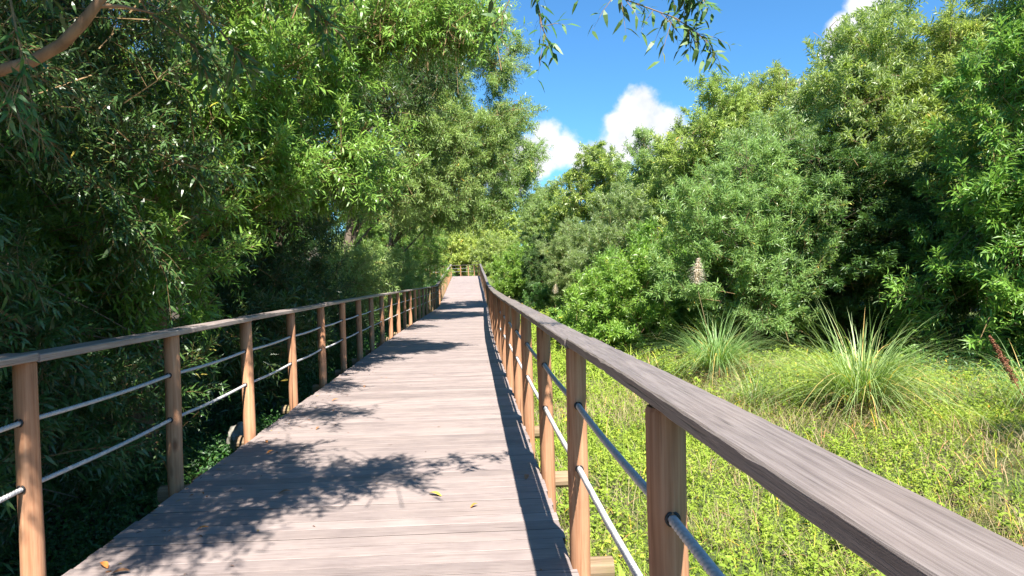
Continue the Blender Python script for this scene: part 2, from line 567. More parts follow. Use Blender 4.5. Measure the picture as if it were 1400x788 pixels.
tag(deck, 'weathered timber boardwalk running between the two rope railings', kind='structure')
# stringers under the deck
for side in (-1.1, 0.0, 1.1):
    g = Geo()
    ss = np.arange(S0, S1, 0.8)
    P = np.array([[at(q, side + dx, dz) for dx, dz in ((-.05, -.2), (.05, -.2), (.05, -.042), (-.05, -.042))] for q in ss])
    n = len(ss)
    i = np.arange(n - 1)[:, None] * 4; k = np.arange(4)[None]
    F = np.stack([i + k, i + (k + 1) % 4, i + 4 + (k + 1) % 4, i + 4 + k], -1).reshape(-1, 4)
    g.add(P.reshape(-1, 3), F)
    g.build('joist', M_BEAM, deck)


def rand_post(side, s, old):
    p = at(s, side - (0.015 if side > 0 else 0))
    gz = float(ground_z(p[0], p[1])) - 0.25
    zs = [gz, gz + 0.3, -0.05 + p[2], 0.2 + p[2], 0.5 + p[2], 0.8 + p[2], RAIL_Z - 0.012 + p[2], RAIL_Z - 0.001 + p[2]]
    r = 0.0535 + rng.uniform(-0.002, 0.003)
    lean = rng.normal(0, 0.006, 2) + np.array([0.008, 0])
    pts = np.array([[lean[0] * (RAIL_Z - (z - p[2])) + rng.normal(0, 0.0012), lean[1] * (RAIL_Z - (z - p[2])), z - p[2]] for z in zs])
    rad = np.array([r * 1.05, r * 1.04, r * 1.02, r * 1.01, r, r * 0.99, r * 0.98, r * 0.9])
    g = Geo()
    tube(g, pts, rad, 16, 0, rng.uniform(.55, 1) if side < 0 else rng.uniform(0, .6), True, 0.012)  # posts toned by side: bounced light painted on left, shade on right
    return g, p


def railing(side, name, label, s_list):
    root = empty(name, at(s_list[0], side))
    tag(root, label, 'railing')
    off = np.array(root.location)
    for k, s in enumerate(s_list):
        old = (s > 30 and s < 62 and rng.uniform() < 0.6)
        g, p = rand_post(side, s, old)
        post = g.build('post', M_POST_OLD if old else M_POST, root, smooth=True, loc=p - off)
        if s < 14:
            for h in (0.80, 0.48):
                for dy in (-1, 1):
                    gg = Geo()
                    a = np.linspace(0, 2 * np.pi, 17)
                    ring = np.stack([0.018 * np.cos(a), np.full(17, dy * 0.0540), h + 0.018 * np.sin(a)], -1)
                    tube(gg, ring, 0.0042, 6, 0, 0.5, False)
                    gg.build('grommet', M_GROMMET, post, smooth=True)
    # handrail boards
    g = Geo()
    sec = np.array([(-.5, 0), (.5, 0), (.5, 1), (-.5, 1)])
    end_s = s_list[-1] + 0.3
    bounds = [s_list[0] - 0.35] + [s_list[j] + rng.uniform(-.02, .02) for j in range(2, len(s_list) - 1, 2)] + [end_s]
    for a, b_ in zip(bounds[:-1], bounds[1:]):
        dl, dz = rng.normal(0, 0.004), rng.normal(0, 0.003) + 0.002
        wv = rng.uniform(-.004, .004)
        nn = max(3, int((b_ - a) / (0.07 if side > 0 and b_ < 7 else 0.22))) if b_ < 12 else max(3, int((b_ - a) / 0.6))
        ss = np.linspace(a + 0.002, b_ - 0.002, nn)
        sg = math.sqrt((b_ - a) / nn / .22)
        e1 = np.cumsum(rng.normal(0, .0014 * sg, nn)); e2 = np.cumsum(rng.normal(0, .0014 * sg, nn)); e3 = np.cumsum(rng.normal(0, .0008 * sg, nn))
        rv = rng.uniform(.7, 1) if side < 0 else rng.uniform(0, .3)  # left boards toned paler: bleaching plus sky light painted into the tone
        c = 0.006
        P = []
        for q, x1, x2, x3 in zip(ss, e1, e2, e3):
            c = min(.012, .004 + rng.exponential(.0016))
            w0, w1 = -RAIL_W / 2 + dl + x1, RAIL_W / 2 + dl + x2
            z0, z1 = RAIL_Z + dz, RAIL_Z + RAIL_T + dz + x3
            for l, z in ((w0 + c, z0), (w1 - c, z0), (w1, z0 + c), (w1, z1 - c), (w1 - c, z1), (w0 + c, z1), (w0, z1 - c), (w0, z0 + c)):
                P.append(at(q, side + l, z) - off)
        i = np.arange(nn - 1)[:, None] * 8; k = np.arange(8)[None]
        F = np.stack([i + k, i + (k + 1) % 8, i + 8 + (k + 1) % 8, i + 8 + k], -1).reshape(-1, 4)
        g.add(P, F, 0, rv)
        for base in (0, (nn - 1) * 8):
            q = P[base:base + 8]
            g.add(q, [[0, 1, 2, 7], [7, 2, 3, 6], [6, 3, 4, 5]], 0, rv)
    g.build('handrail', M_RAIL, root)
    # ropes
    for h in (0.80, 0.48):
        g = Geo()
        ss = np.arange(s_list[0] - 0.3, 14.0, 0.005)
        sides = 14
        ang = np.arange(sides) / sides * 2 * np.pi
        V = []
        for j, q in enumerate(ss):
            sagv = -0.012 * math.sin(math.pi * ((q - Y0) / STEP % 1.0))
            c = at(q, side - (0.015 if side > 0 else 0), h + sagv) - off
            tw = q * 2 * np.pi / 0.066
            rr = (0.0142 if side > 0 else 0.0122) * (1 + 0.30 * np.abs(np.sin(1.5 * (ang - tw))) - 0.26)
            V.append(np.stack([c[0] + rr * np.cos(ang), np.full(sides, c[1]), c[2] + rr * np.sin(ang)], -1))
        n = len(ss)
        i = np.arange(n - 1)[:, None] * sides; k = np.arange(sides)[None]
        F = np.stack([i + k, i + (k + 1) % sides, i + sides + (k + 1) % sides, i + sides + k], -1).reshape(-1, 4)
        g.add(np.concatenate(V), F)
        ss = np.arange(13.9, s_list[-1], 0.4)
        tube(g, np.array([at(q, side, h - 0.012 * math.sin(math.pi * ((q - Y0) / STEP % 1.0))) - off for q in ss]), 0.0115, 8)
        g.build('rope', M_ROPE, root, smooth=True)
    return root


base_s = [Y0 + STEP * k for k in range(-2, 38) if Y0 + STEP * k < Y_TURN - 0.5]
left_s = base_s + [Y_TURN + q for q in np.arange(0.4, 14, 1.5)]
right_s = base_s + [Y_TURN + q for q in np.arange(0.2, 14, 0.95)]
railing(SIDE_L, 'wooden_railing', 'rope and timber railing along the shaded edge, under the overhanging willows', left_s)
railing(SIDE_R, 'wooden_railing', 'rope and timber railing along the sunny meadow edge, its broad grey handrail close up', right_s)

# cross beams under the deck, ends showing beyond the edge
for k, s in enumerate(base_s + [Y_TURN + q for q in np.arange(0.5, 14, 1.5)]):
    g = Geo()
    r = 0.062
    x0, x1 = -HALF - 0.26, HALF + 0.235
    pts = np.array([at(s + 0.125, q, -0.105) for q in np.linspace(x0, x1, 6)])
    tube(g, pts, r, 12, 0, rng.uniform(), True, 0.02)
    g.build('support_beam', M_BEAM, deck, smooth=False)

# ------------------------------------------------------------------ leaves and trees
def leaf_faces(g, B, D, N, Ln, W, mat, rnd, detail=1, bend=0.15):
    """Leaves: B base, D direction, N normal (arrays n x 3)."""
    D = norm(D)
    S = norm(np.cross(D, N)); Nn = np.cross(S, D)
    n = len(B)
    Ln = Ln[:, None]; W = W[:, None]
    if detail >= 1:
        p = [B,
             B + D * Ln * .33 + S * W * .5 + Nn * W * .18, B + D * Ln * .33 - S * W * .5 + Nn * W * .18,
             B + D * Ln * .68 + S * W * .36 - Nn * Ln * bend * .25, B + D * Ln * .68 - S * W * .36 - Nn * Ln * bend * .25,
             B + D * Ln - Nn * Ln * bend]
        V = np.stack(p, 1).reshape(-1, 3)
        i = np.arange(n)[:, None] * 6
        F = np.concatenate([i + np.array([[0, 1, 2]]), i + np.array([[1, 3, 2]]), i + np.array([[2, 3, 4]]), i + np.array([[3, 5, 4]])])
        g.add(V, F, mat, np.repeat(rnd, 6))
    else:
        p = [B, B + D * Ln * .45 + S * W * .5 + Nn * W * .15, B + D * Ln - Nn * Ln * bend, B + D * Ln * .45 - S * W * .5 + Nn * W * .15]
        V = np.stack(p, 1).reshape(-1, 3)
        i = np.arange(n)[:, None] * 4
        F = np.concatenate([i + np.array([[0, 1, 2]]), i + np.array([[0, 2, 3]])])
        g.add(V, F, mat, np.repeat(rnd, 4))


def sprays(g, P, D, L, nl, ll, lw, R, droop=0.25, detail=1, mat=0, twig_mat=1, up=0.8, spread=0.75, twig_r=0.0022, tone=None):
    """Twigs at P along D (arrays), each with nl leaves."""
    n = len(P)
    D = norm(D)
    t = (np.arange(nl) + 0.5) / nl
    t = np.broadcast_to(t, (n, nl)) + R.uniform(-.04, .04, (n, nl))
    base = P[:, None] + D[:, None] * (L[:, None] * t)[..., None]
    base[..., 2] -= droop * L[:, None] * t ** 2
    td = D[:, None] + np.array([0, 0, -1.0]) * (2 * droop * t)[..., None]
    td = norm(td)
    ref = norm(R.standard_normal((n, 1, 3)))
    a = norm(np.cross(td, np.broadcast_to(ref, td.shape)))
    b_ = np.cross(td, a)
    ang = (np.arange(nl) * 2.4)[None] + R.uniform(0, 6.28, (n, 1)) + R.normal(0, .3, (n, nl))
    rad = a * np.cos(ang)[..., None] + b_ * np.sin(ang)[..., None]
    ld = norm(td * (1 - spread * .5) + rad * spread + R.normal(0, .15, rad.shape))
    nrm = np.array([0, 0, up * .5]) + R.standard_normal(ld.shape) * 0.4
    nrm = nrm + 0.9 * np.array([SUN.x, SUN.y, SUN.z])
    Ln = ll * R.uniform(.65, 1.25, (n, nl)) * (1 - .35 * np.abs(t - .45))
    Wd = Ln * lw * R.uniform(.8, 1.2, (n, nl))
    tn = R.uniform(0, 1, (n, 1)) if tone is None else tone[:, None]
    rnd = np.clip(tn * .6 + R.uniform(0, .4, (n, nl)), 0, 1)
    leaf_faces(g, base.reshape(-1, 3), ld.reshape(-1, 3), nrm.reshape(-1, 3), Ln.ravel(), Wd.ravel(), mat, rnd.ravel(), detail)
    if twig_mat is not None:
        # twig: a thin three-sided sliver
        e = P + D * L[:, None]; e[:, 2] -= droop * L
        mid = P + D * (L * .5)[:, None]; mid[:, 2] -= droop * L * .25
        s1 = norm(np.cross(D, R.standard_normal(D.shape))) * twig_r
        s2 = np.cross(norm(D), s1)
        V = np.stack([P + s1, P - s1 * .5 + s2 * .87, P - s1 * .5 - s2 * .87,
                      mid + s1 * .7, mid - s1 * .35 + s2 * .6, mid - s1 * .35 - s2 * .6, e], 1).reshape(-1, 3)
        i = np.arange(n)[:, None] * 7
        g.add(V, np.concatenate([i + np.array([[k, (k + 1) % 3, 3 + (k + 1) % 3, 3 + k]]) for k in range(3)]), twig_mat, 0.5)
        V2 = V.reshape(n, 7, 3)[:, 3:].reshape(-1, 3)
        j = np.arange(n)[:, None] * 4
        g.add(V2, np.concatenate([j + np.array([[0, 1, 3]]), j + np.array([[1, 2, 3]]), j + np.array([[2, 0, 3]])]), twig_mat, 0.5)


def lobe_sprays(g, lobes, n, R, L=0.4, nl=12, ll=0.09, lw=0.2, droop=0.25, detail=1, out=0.8, upw=0.25, fill=0.35, mat=0, twig=1, per=13, reach=2.1, blt=True):
    """Foliage of a crown: branchlets rooted in the lobes, each carrying a fan of leafy twigs."""
    lob = np.array(lobes, float)
    w = (lob[:, 3] * lob[:, 4] * lob[:, 5]) ** (2 / 3.)
    k = max(3, n // per)
    idx = R.choice(len(lob), k, p=w / w.sum())
    u = norm(R.standard_normal((k, 3)))
    lump = 1 + 0.14 * np.sin(u[:, 0] * 5 + idx * 1.7) * np.sin(u[:, 1] * 6 + idx * 2.3)
    shell = R.uniform(0, 1, k) > fill
    r = np.where(shell, 1 - 0.25 * R.uniform(0, 1, k) ** 1.3, R.uniform(0.15, 0.85, k) ** .6) * lump
    E = lob[idx, :3] + u * r[:, None] * lob[idx, 3:6]          # branchlet ends
    outd = norm(u / lob[idx, 3:6])
    BD = norm(outd * out + np.array([0, 0, upw]) + R.standard_normal((k, 3)) * .35)
    BL = L * reach * R.uniform(.7, 1.3, k)
    B0 = E - BD * BL[:, None] * .8
    t = R.uniform(.15, 1.0, (k, per)) ** .8
    P = B0[:, None] + BD[:, None] * (BL[:, None] * t)[..., None]
    P[..., 2] -= (droop * BL[:, None] * .5) * t ** 2
    ref = norm(R.standard_normal((k, 1, 3)))
    a = norm(np.cross(BD[:, None], ref)); b_ = np.cross(BD[:, None], a)
    ang = R.uniform(0, 6.28, (k, per))
    side = a * np.cos(ang)[..., None] + b_ * np.sin(ang)[..., None] * .75
    D = norm(BD[:, None] * (.45 + .5 * t[..., None]) + side * (1.0 - .55 * t[..., None]) + np.array([0, 0, upw * .6]) + R.normal(0, .15, (k, per, 3)))
    LL = L * R.uniform(.55, 1.2, (k, per)) * (1.15 - .45 * t)
    tone = np.clip(R.normal(0.5, .2, (k, 1)) + R.normal(0, .08, (k, per)) + .12 * t, 0, 1)
    size = R.uniform(.82, 1.2, (k, 1)) * np.ones((k, per))
    for q, (lo, hi) in enumerate(((0, .94), (.94, 1.06), (1.06, 9))):   # small, middling and large-leaved branchlets
        m_ = ((size >= lo) & (size < hi)).ravel()
        if m_.any():
            sprays(g, P.reshape(-1, 3)[m_], D.reshape(-1, 3)[m_], LL.ravel()[m_], nl, ll * (.88, 1.0, 1.15)[q], lw, R, droop, detail, mat, twig, tone=tone.ravel()[m_])
    if blt:
        e = B0 + BD * BL[:, None]; e[:, 2] -= droop * BL * .5
        mid = B0 + BD * (BL * .5)[:, None]; mid[:, 2] -= droop * BL * .125
        s1 = a[:, 0] * (.006 * L / .4); s2 = b_[:, 0] * (.006 * L / .4)
        V = np.stack([B0 + s1, B0 - s1 * .5 + s2 * .87, B0 - s1 * .5 - s2 * .87, mid + s1 * .7, mid - s1 * .35 + s2 * .6, mid - s1 * .35 - s2 * .6,
                      e + s1 * .3, e - s1 * .15 + s2 * .26, e - s1 * .15 - s2 * .26], 1).reshape(-1, 3)
        i = np.arange(k)[:, None] * 9
        g.add(V, np.concatenate([i + np.array([[o + c, o + (c + 1) % 3, o + 3 + (c + 1) % 3, o + 3 + c]]) for o in (0, 3) for c in range(3)]), twig, 0.5)


def limbs(g, base, lobes, r0, R, top=None, fork=0.35, mat=0, thin=0.35):
    """Trunk and limbs running from the base to the lobes."""
    base = np.asarray(base, float)
    lob = np.array(lobes, float)[:, :6]
    cen = lob[:, :3].mean(0) if top is None else np.asarray(top, float)
    k = 9
    t = np.linspace(0, 1, k)[:, None]
    wob = np.cumsum(R.normal(0, .05, (k, 3)), 0) * np.array([1, 1, .2]); wob[0] = 0
    tr = base + (cen - base) * t + wob
    tube(g, tr, r0 * (1 - .7 * t[:, 0]) * (1 + .5 * np.exp(-t[:, 0] * 9)), 9, mat, 0.5, True, 0.03)
    for l in lob:
        f = R.uniform(fork, .85)
        st = tr[int(f * (k - 1))]
        e = l[:3] + R.normal(0, .2, 3) * l[3:6]
        m_ = 7
        tt = np.linspace(0, 1, m_)[:, None]
        wb = np.cumsum(R.normal(0, .035, (m_, 3)), 0); wb[0] = 0
        p = st + (e - st) * tt + wb
        p[:, 2] += 0.12 * np.linalg.norm(e - st) * np.sin(np.pi * tt[:, 0]) * .6
        rr = r0 * (1 - .6 * f) * thin
        tube(g, p, rr * (1 - .75 * tt[:, 0]) + .004, 6, mat, 0.5, False, 0.03)
        for _ in range(5):
            q0 = p[R.integers(2, m_)]
            q1 = l[:3] + norm(R.standard_normal(3)) * l[3:6] * .9
            tube(g, curve_pts(q0, q1, 5, 0.05, 0.03), np.linspace(rr * .35 + .003, .003, 5), 5, mat, 0.5, False)


def auto_lobes(H, Rr, R, k=12, low=0.12, shape='oval'):
    out = []
    for j in range(k):
        f = (j + .5) / k
        z = H * (low + (0.93 - low) * f)
        if shape == 'cone': prof = 1.05 * (1 - f) ** .8 + .15
        elif shape == 'bush': prof = math.sqrt(max(0.05, 1 - (f * .95) ** 2)) * .95
        else: prof = math.sin(math.pi * min(1, .12 + f * .82)) ** .7
        a = j * 2.4 + R.uniform(-.5, .5)
        rr = Rr * prof
        d = rr * R.uniform(.3, .62)
        s_ = rr * R.uniform(.48, .68) + .12
        out.append((d * math.cos(a), d * math.sin(a), z, s_, s_ * R.uniform(.85, 1.1), s_ * R.uniform(.6, .85)))
    return out


class Kind: pass


def tree_meshes(name, H, Rr, seed, leaf, n, shape='oval', k=12, low=.12, L=.42, nl=12, ll=.1, lw=.21, droop=.2, detail=0, r0=.11, bark=None, fill=.35, upw=.25, out=.8):
    R = np.random.default_rng(seed)
    lob = auto_lobes(H, Rr, R, k, low, shape)
    gc = Geo(); lobe_sprays(gc, lob, n, R, L, nl, ll, lw, droop, detail, out, upw, fill)
    gt = Geo(); limbs(gt, (0, 0, -.2), lob, r0, R, top=(R.normal(0, .2), R.normal(0, .2), H * .82))
    return gc, gt, leaf, bark or BARK, name


LIB = {}


def plant(kind, x, y, label, cat='tree', rz=0.0, sc=1.0, sz=None, group=None, dz=0.0):
    """First use builds the kind; later uses copy the thing and each of its parts."""
    loc = (x, y, float(ground_z(x, y)) - 0.05 + dz)
    spec = KINDS[kind]
    if kind not in LIB:
        gc, gt, leaf, bark, name = tree_meshes(**spec)
        root = empty(name, loc, rz)
        gt.build('trunk' if cat != 'shrub' else 'stem', bark, root, smooth=True)
        gc.build('crown' if cat != 'shrub' else 'foliage', [leaf, TWIG], root)
        LIB[kind] = root
    else:
        src = LIB[kind]
        root = src.copy(); COL.objects.link(root)
        for ch in list(src.children):
            c_ = ch.copy(); COL.objects.link(c_); c_.parent = root
        root.location = loc; root.rotation_euler = (0, 0, rz)
    root.scale = (sc, sc, sc if sz is None else sz)
    tag(root, label, cat, group)
    return root


KINDS = {
    'bright':  dict(name='leafy_tree', H=9.0, Rr=3.0, seed=11, leaf=LEAF_FRESH, n=10500, shape='cone', k=22, low=.06, L=.45, nl=13, ll=0.163, lw=.24, droop=.12, r0=.13),
    'dark':    dict(name='leafy_tree', H=9.5, Rr=2.8, seed=12, leaf=LEAF_DARK, n=8500, k=15, low=.12, L=.45, nl=12, ll=0.169, lw=.26, r0=.13),
    'silver':  dict(name='willow_tree', H=5.6, Rr=2.1, seed=13, leaf=LEAF_SILVER, n=7000, k=14, low=.16, L=.40, nl=14, ll=0.137, lw=.19, droop=.05, r0=.1, upw=.5),
    'tall':    dict(name='tall_tree', H=10.5, Rr=2.8, seed=14, leaf=LEAF_OLIVE, n=9000, k=18, low=.15, L=.5, nl=12, ll=0.169, lw=.26, droop=.15, r0=.14, fill=0.325),
    'slim':    dict(name='slender_tree', H=10.5, Rr=1.9, seed=15, leaf=LEAF_SILVER, n=5500, k=16, low=.10, L=.5, nl=11, ll=0.182, lw=.24, droop=.1, r0=.1, upw=.6),
    'round':   dict(name='broad_tree', H=11.0, Rr=3.3, seed=16, leaf=LEAF_OLIVE, n=7500, k=15, low=.15, L=.55, nl=11, ll=0.221, lw=.34, droop=.2, r0=.16),
    'bush':    dict(name='leafy_shrub', H=2.7, Rr=1.7, seed=17, leaf=LEAF_LIME, n=4200, shape='bush', k=13, low=.12, L=.34, nl=12, ll=0.130, lw=.28, droop=.1, r0=.04, upw=.5),
    'sunround': dict(name='broad_tree', H=11.0, Rr=3.3, seed=36, leaf=LEAF_SUN, n=5500, k=15, low=.06, L=.6, nl=10, ll=.26, lw=.34, droop=.2, r0=.16),
    'sunbush': dict(name='leafy_shrub', H=2.7, Rr=1.8, seed=27, leaf=LEAF_SUN, n=3200, shape='bush', k=12, low=.12, L=.4, nl=11, ll=.16, lw=.3, droop=.1, r0=.04, upw=.5),
    'lowbush': dict(name='leafy_shrub', H=1.5, Rr=1.3, seed=18, leaf=LEAF_WILLOW, n=2200, shape='bush', k=9, low=.15, L=.3, nl=11, ll=0.130, lw=.3, droop=.1, r0=.03, upw=.5),
    'willow':  dict(name='willow_tree', H=9.5, Rr=3.6, seed=19, leaf=LEAF_WILLOW, n=11000, k=18, low=.10, L=.5, nl=14, ll=0.150, lw=.19, droop=.3, r0=.16),
}

# ---- willows on the shaded side, built in place because they lean over the walk
def placed_tree(name, label, base, lobes, n, seed, leaf=LEAF_WILLOW, r0=.13, top=None, bark=None, cat='tree', over=None, **kw):
    R = np.random.default_rng(seed)
    base = np.array([base[0], base[1], float(ground_z(base[0], base[1])) - .1])
    root = empty(name, base)
    lob = [tuple(np.array(l[:3]) - base) + tuple(l[3:]) for l in lobes]
    gt = Geo(); limbs(gt, (0, 0, -.1), lob, r0, R, top=None if top is None else np.array(top) - base)
    gt.build('trunk', bark or BARK, root, smooth=True)
    gc = Geo(); lobe_sprays(gc, lob, n, R, **kw)
    if over:
        lo = [tuple(np.array(l[:3]) - base) + tuple(l[3:]) for l in over[0]]
        lobe_sprays(gc, lo, over[1], R, **{**kw, 'per': 4, 'fill': .6})
    gc.build('crown', [leaf, TWIG], root)
    tag(root, label, cat)
    return root, base


# nearest willow: dark wall beside the camera, with a limb reaching over the walk
near_lobes = [(-4.4, 1.2, 1.2, 1.3, 1.6, 1.2), (-4.2, 3.2, 1.6, 1.1, 1.3, 1.4), (-4.8, 5.2, 1.3, 1.2, 1.4, 1.3),
              (-4.0, 2.2, 3.2, 1.3, 1.6, 1.1), (-4.6, 4.6, 3.0, 1.2, 1.4, 1.2), (-5.5, 0.0, 3.0, 1.6, 1.8, 1.6),
              (-3.9, 1.4, 5.2, 1.5, 1.8, 1.2), (-4.6, 3.6, 5.0, 1.3, 1.6, 1.2), (-4.2, 0.2, 7.0, 1.5, 1.8, 1.2), (-5.2, 2.6, 6.8, 1.5, 1.7, 1.2),
              (-3.4, 3.6, 3.5, .7, .9, .6), (-6.2, 3.6, 2.4, 1.4, 2.0, 2.0),
              (-3.3, 3.7, 2.2, .8, .8, .9), (-2.75, 4.3, 2.6, .6, .7, .7), (-3.6, 4.7, 1.2, .9, .9, 1.0), (-2.9, 5.4, 3.4, .8, .9, .7),
              (-2.8, 1.4, 5.5, 1.2, 1.4, .8), (-4.6, 5.8, 5.4, 1.2, 1.2, 1.0), (-5.0, 5.6, 7.4, 1.4, 1.4, 1.1),
              (-3.4, 2.6, 7.4, 1.5, 1.7, 1.0), (-4.4, 4.4, 7.8, 1.4, 1.4, 1.0), (-3.2, 0.6, 6.7, 1.4, 1.5, 1.0), (-3.3, 3.6, 5.6, .9, 1.0, .8),
              (-2.6, 3.6, 6.4, 1.0, 1.1, .8), (-2.9, 6.0, 2.5, .7, .8, .8), (-3.2, 6.2, 3.9, .9, .9, .8), (-3.5, 4.6, .3, .9, 1.5, .8), (-3.5, 6.6, .5, .9, 1.2, .9), (-3.3, 2.6, .3, .8, 1.3, .9)]
over_lobes = [(-2.3, 2.0, 3.7, .9, .75, .5), (-1.5, 2.3, 3.7, .8, .6, .38), (-0.7, 2.3, 3.6, .6, .42, .28), (-0.1, 2.55, 3.5, .35, .25, .2), (-2.3, 3.1, 3.6, .6, .6, .4), (-1.3, 3.2, 3.5, .5, .4, .25),
              (-1.3, 1.45, 3.8, .8, .5, .35), (-1.3, 4.7, 3.9, .7, .45, .3), (-1.5, 6.2, 4.7, .7, .5, .35)]
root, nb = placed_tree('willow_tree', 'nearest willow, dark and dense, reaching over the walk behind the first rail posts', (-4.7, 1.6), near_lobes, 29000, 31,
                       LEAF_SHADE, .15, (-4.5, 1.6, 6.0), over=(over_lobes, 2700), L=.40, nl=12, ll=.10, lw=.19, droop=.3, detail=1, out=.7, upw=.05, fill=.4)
R = np.random.default_rng(5)
# its tan limb crossing the top corner of the view
g = Geo()
pl = np.array([(-4.4, 1.9, 1.9), (-3.2, 2.25, 2.0), (-2.3, 2.35, 2.1), (-1.75, 2.4, 2.15), (-1.6, 2.4, 2.175), (-1.47, 2.4, 2.21), (-1.37, 2.4, 2.27), (-1.30, 2.4, 2.34), (-1.22, 2.4, 2.44), (-1.14, 2.4, 2.55), (-.95, 2.4, 2.9), (-.7, 2.4, 3.4), (-.2, 2.5, 3.7)]) - nb
tube(g, pl, np.linspace(.028, .010, len(pl)), 9, 0, .5, False, .06)
tube(g, np.array([(-1.24, 2.4, 2.40), (-1.17, 2.42, 2.405), (-1.08, 2.44, 2.39)]) - nb, [.008, .006, .003], 6, 0, .5, False)
g.build('limb', BARK_RED, root, smooth=True)


def hanging(name, pts, n, seed, ll=.09):
    """A thin hanging branch with loose leaves, part of the nearest willow."""
    R = np.random.default_rng(seed)
    pts = np.array(pts, float) - nb
    g = Geo()
    tube(g, pts, np.linspace(.006, .002, len(pts)), 5, 1, .5, False)
    seg = R.uniform(0, len(pts) - 1.001, n)
    i = seg.astype(int); f = (seg - i)[:, None]
    P = pts[i] * (1 - f) + pts[i + 1] * f
    D = norm(pts[i + 1] - pts[i]) * .5 + R.normal(0, .45, (n, 3)) + np.array([.1, 0, -.35])
    sprays(g, P, D, R.uniform(.08, .2, n), 6, ll, .24, R, .3, 1, 0, 1, up=.5)
    g.build(name, [LEAF_DARK, TWIG], root)  # dark leaf colour stands in for shade from the crown overhead


hanging('branch', [(-.6, 2.4, 3.6), (-.1, 3.0, 3.25), (.45, 3.35, 2.98), (.80, 3.4, 2.83), (1.05, 3.4, 2.74), (1.22, 3.4, 2.62)], 38, 41)
hanging('branch', [(.1, 2.8, 3.3), (.6, 3.3, 3.05), (1.0, 3.4, 2.92), (1.2, 3.4, 2.84)], 30, 42)
hanging('branch', [(-.3, 2.7, 3.4), (.2, 3.2, 3.05), (.33, 3.3, 2.85), (.36, 3.3, 2.66), (.40, 3.3, 2.56)], 13, 43)
hanging('branch', [(-.4, 2.8, 3.3), (.1, 3.2, 2.95), (.2, 3.2, 2.75), (.16, 3.2, 2.66)], 6, 44)

hanging('branch', [(-1.6, 2.3, 2.75), (-1.45, 2.25, 2.45), (-1.38, 2.2, 2.2), (-1.36, 2.2, 2.05)], 12, 45, .065)
hanging('branch', [(-2.0, 2.6, 2.6), (-1.75, 2.5, 2.35), (-1.6, 2.45, 2.15), (-1.5, 2.4, 2.0)], 14, 46, .06)
hanging('branch', [(-1.2, 2.6, 2.9), (-1.1, 2.75, 2.6), (-.95, 2.8, 2.42), (-.9, 2.8, 2.33)], 18, 47, .085)
hanging('branch', [(-.9, 2.8, 2.95), (-.75, 2.9, 2.7), (-.6, 2.95, 2.56), (-.52, 2.95, 2.48)], 18, 48, .085)
hanging('branch', [(-1.5, 3.0, 2.9), (-1.4, 3.1, 2.65), (-1.2, 3.1, 2.5), (-1.15, 3.1, 2.4)], 18, 49, .085)
hanging('branch', [(-2.3, 3.0, 2.7), (-2.0, 3.0, 2.5), (-1.8, 2.9, 2.3), (-1.75, 2.9, 2.1)], 16, 50, .06)
placed_tree('willow_tree', 'sunlit bright green willow leaning over the walk, second along the shaded railing', (-4.2, 8.6),
            [(-3.4, 7.2, 2.0, 1.0, 1.0, .9), (-3.2, 8.6, 3.0, 1.2, 1.2, 1.1), (-2.6, 9.4, 3.1, 1.2, 1.1, .9), (-2.0, 10.2, 3.3, 1.1, 1.1, .8),
             (-3.0, 8.2, 4.6, 1.3, 1.3, 1.1), (-2.2, 9.8, 4.9, 1.2, 1.2, 1.0), (-3.6, 9.4, 6.2, 1.4, 1.4, 1.0), (-2.6, 10.6, 6.2, 1.2, 1.2, .9),
             (-4.6, 7.4, 1.2, 1.2, 1.2, 1.1), (-4.8, 9.2, 1.2, 1.2, 1.3, 1.2), (-5.0, 8.0, 3.4, 1.3, 1.5, 1.5), (-4.6, 9.0, 7.6, 1.3, 1.3, 1.0),
             (-1.5, 11.4, 6.6, 1.1, 1.0, .8)],
            15000, 32, LEAF_WILLOW, .14, (-3.8, 9, 6), bark=BARK_RED, over=([(-1.4, 10.2, 5.2, .9, .9, .6), (-.5, 10.5, 5.3, .9, .8, .5), (.1, 10.9, 5.5, .6, .6, .4), (-.7, 11.2, 6.0, .8, .7, .5)], 1900), L=.40, nl=13, ll=.115, lw=.2, droop=.1, detail=1, out=.8, upw=.35, fill=.33)
placed_tree('willow_tree', 'shadowed willow filling the dark recess past the bright green willow', (-5.2, 14.5),
            [(-4.4, 13.2, 1.3, 1.2, 1.4, 1.2), (-4.2, 15.4, 1.4, 1.2, 1.4, 1.3), (-4.2, 14.0, 3.3, 1.3, 1.4, 1.2), (-3.6, 16.0, 3.6, 1.2, 1.4, 1.1),
             (-3.6, 14.2, 5.6, 1.6, 1.5, 1.2), (-2.8, 15.8, 6.0, 1.5, 1.5, 1.1), (-3.6, 15.0, 7.6, 1.6, 1.6, 1.1), (-6, 14.5, 4, 1.5, 1.8, 2), (-1.2, 16.6, 6.4, 1.0, 1.0, .6),
             (-3.5, 10.5, .5, .8, 1.5, .9), (-3.5, 13.0, .5, .8, 1.5, .9), (-3.4, 16.0, .6, .8, 1.6, 1.0)],
            10500, 33, LEAF_SHADE, .15, L=.5, nl=13, ll=.15, lw=.2, droop=.2, detail=0, fill=.35)
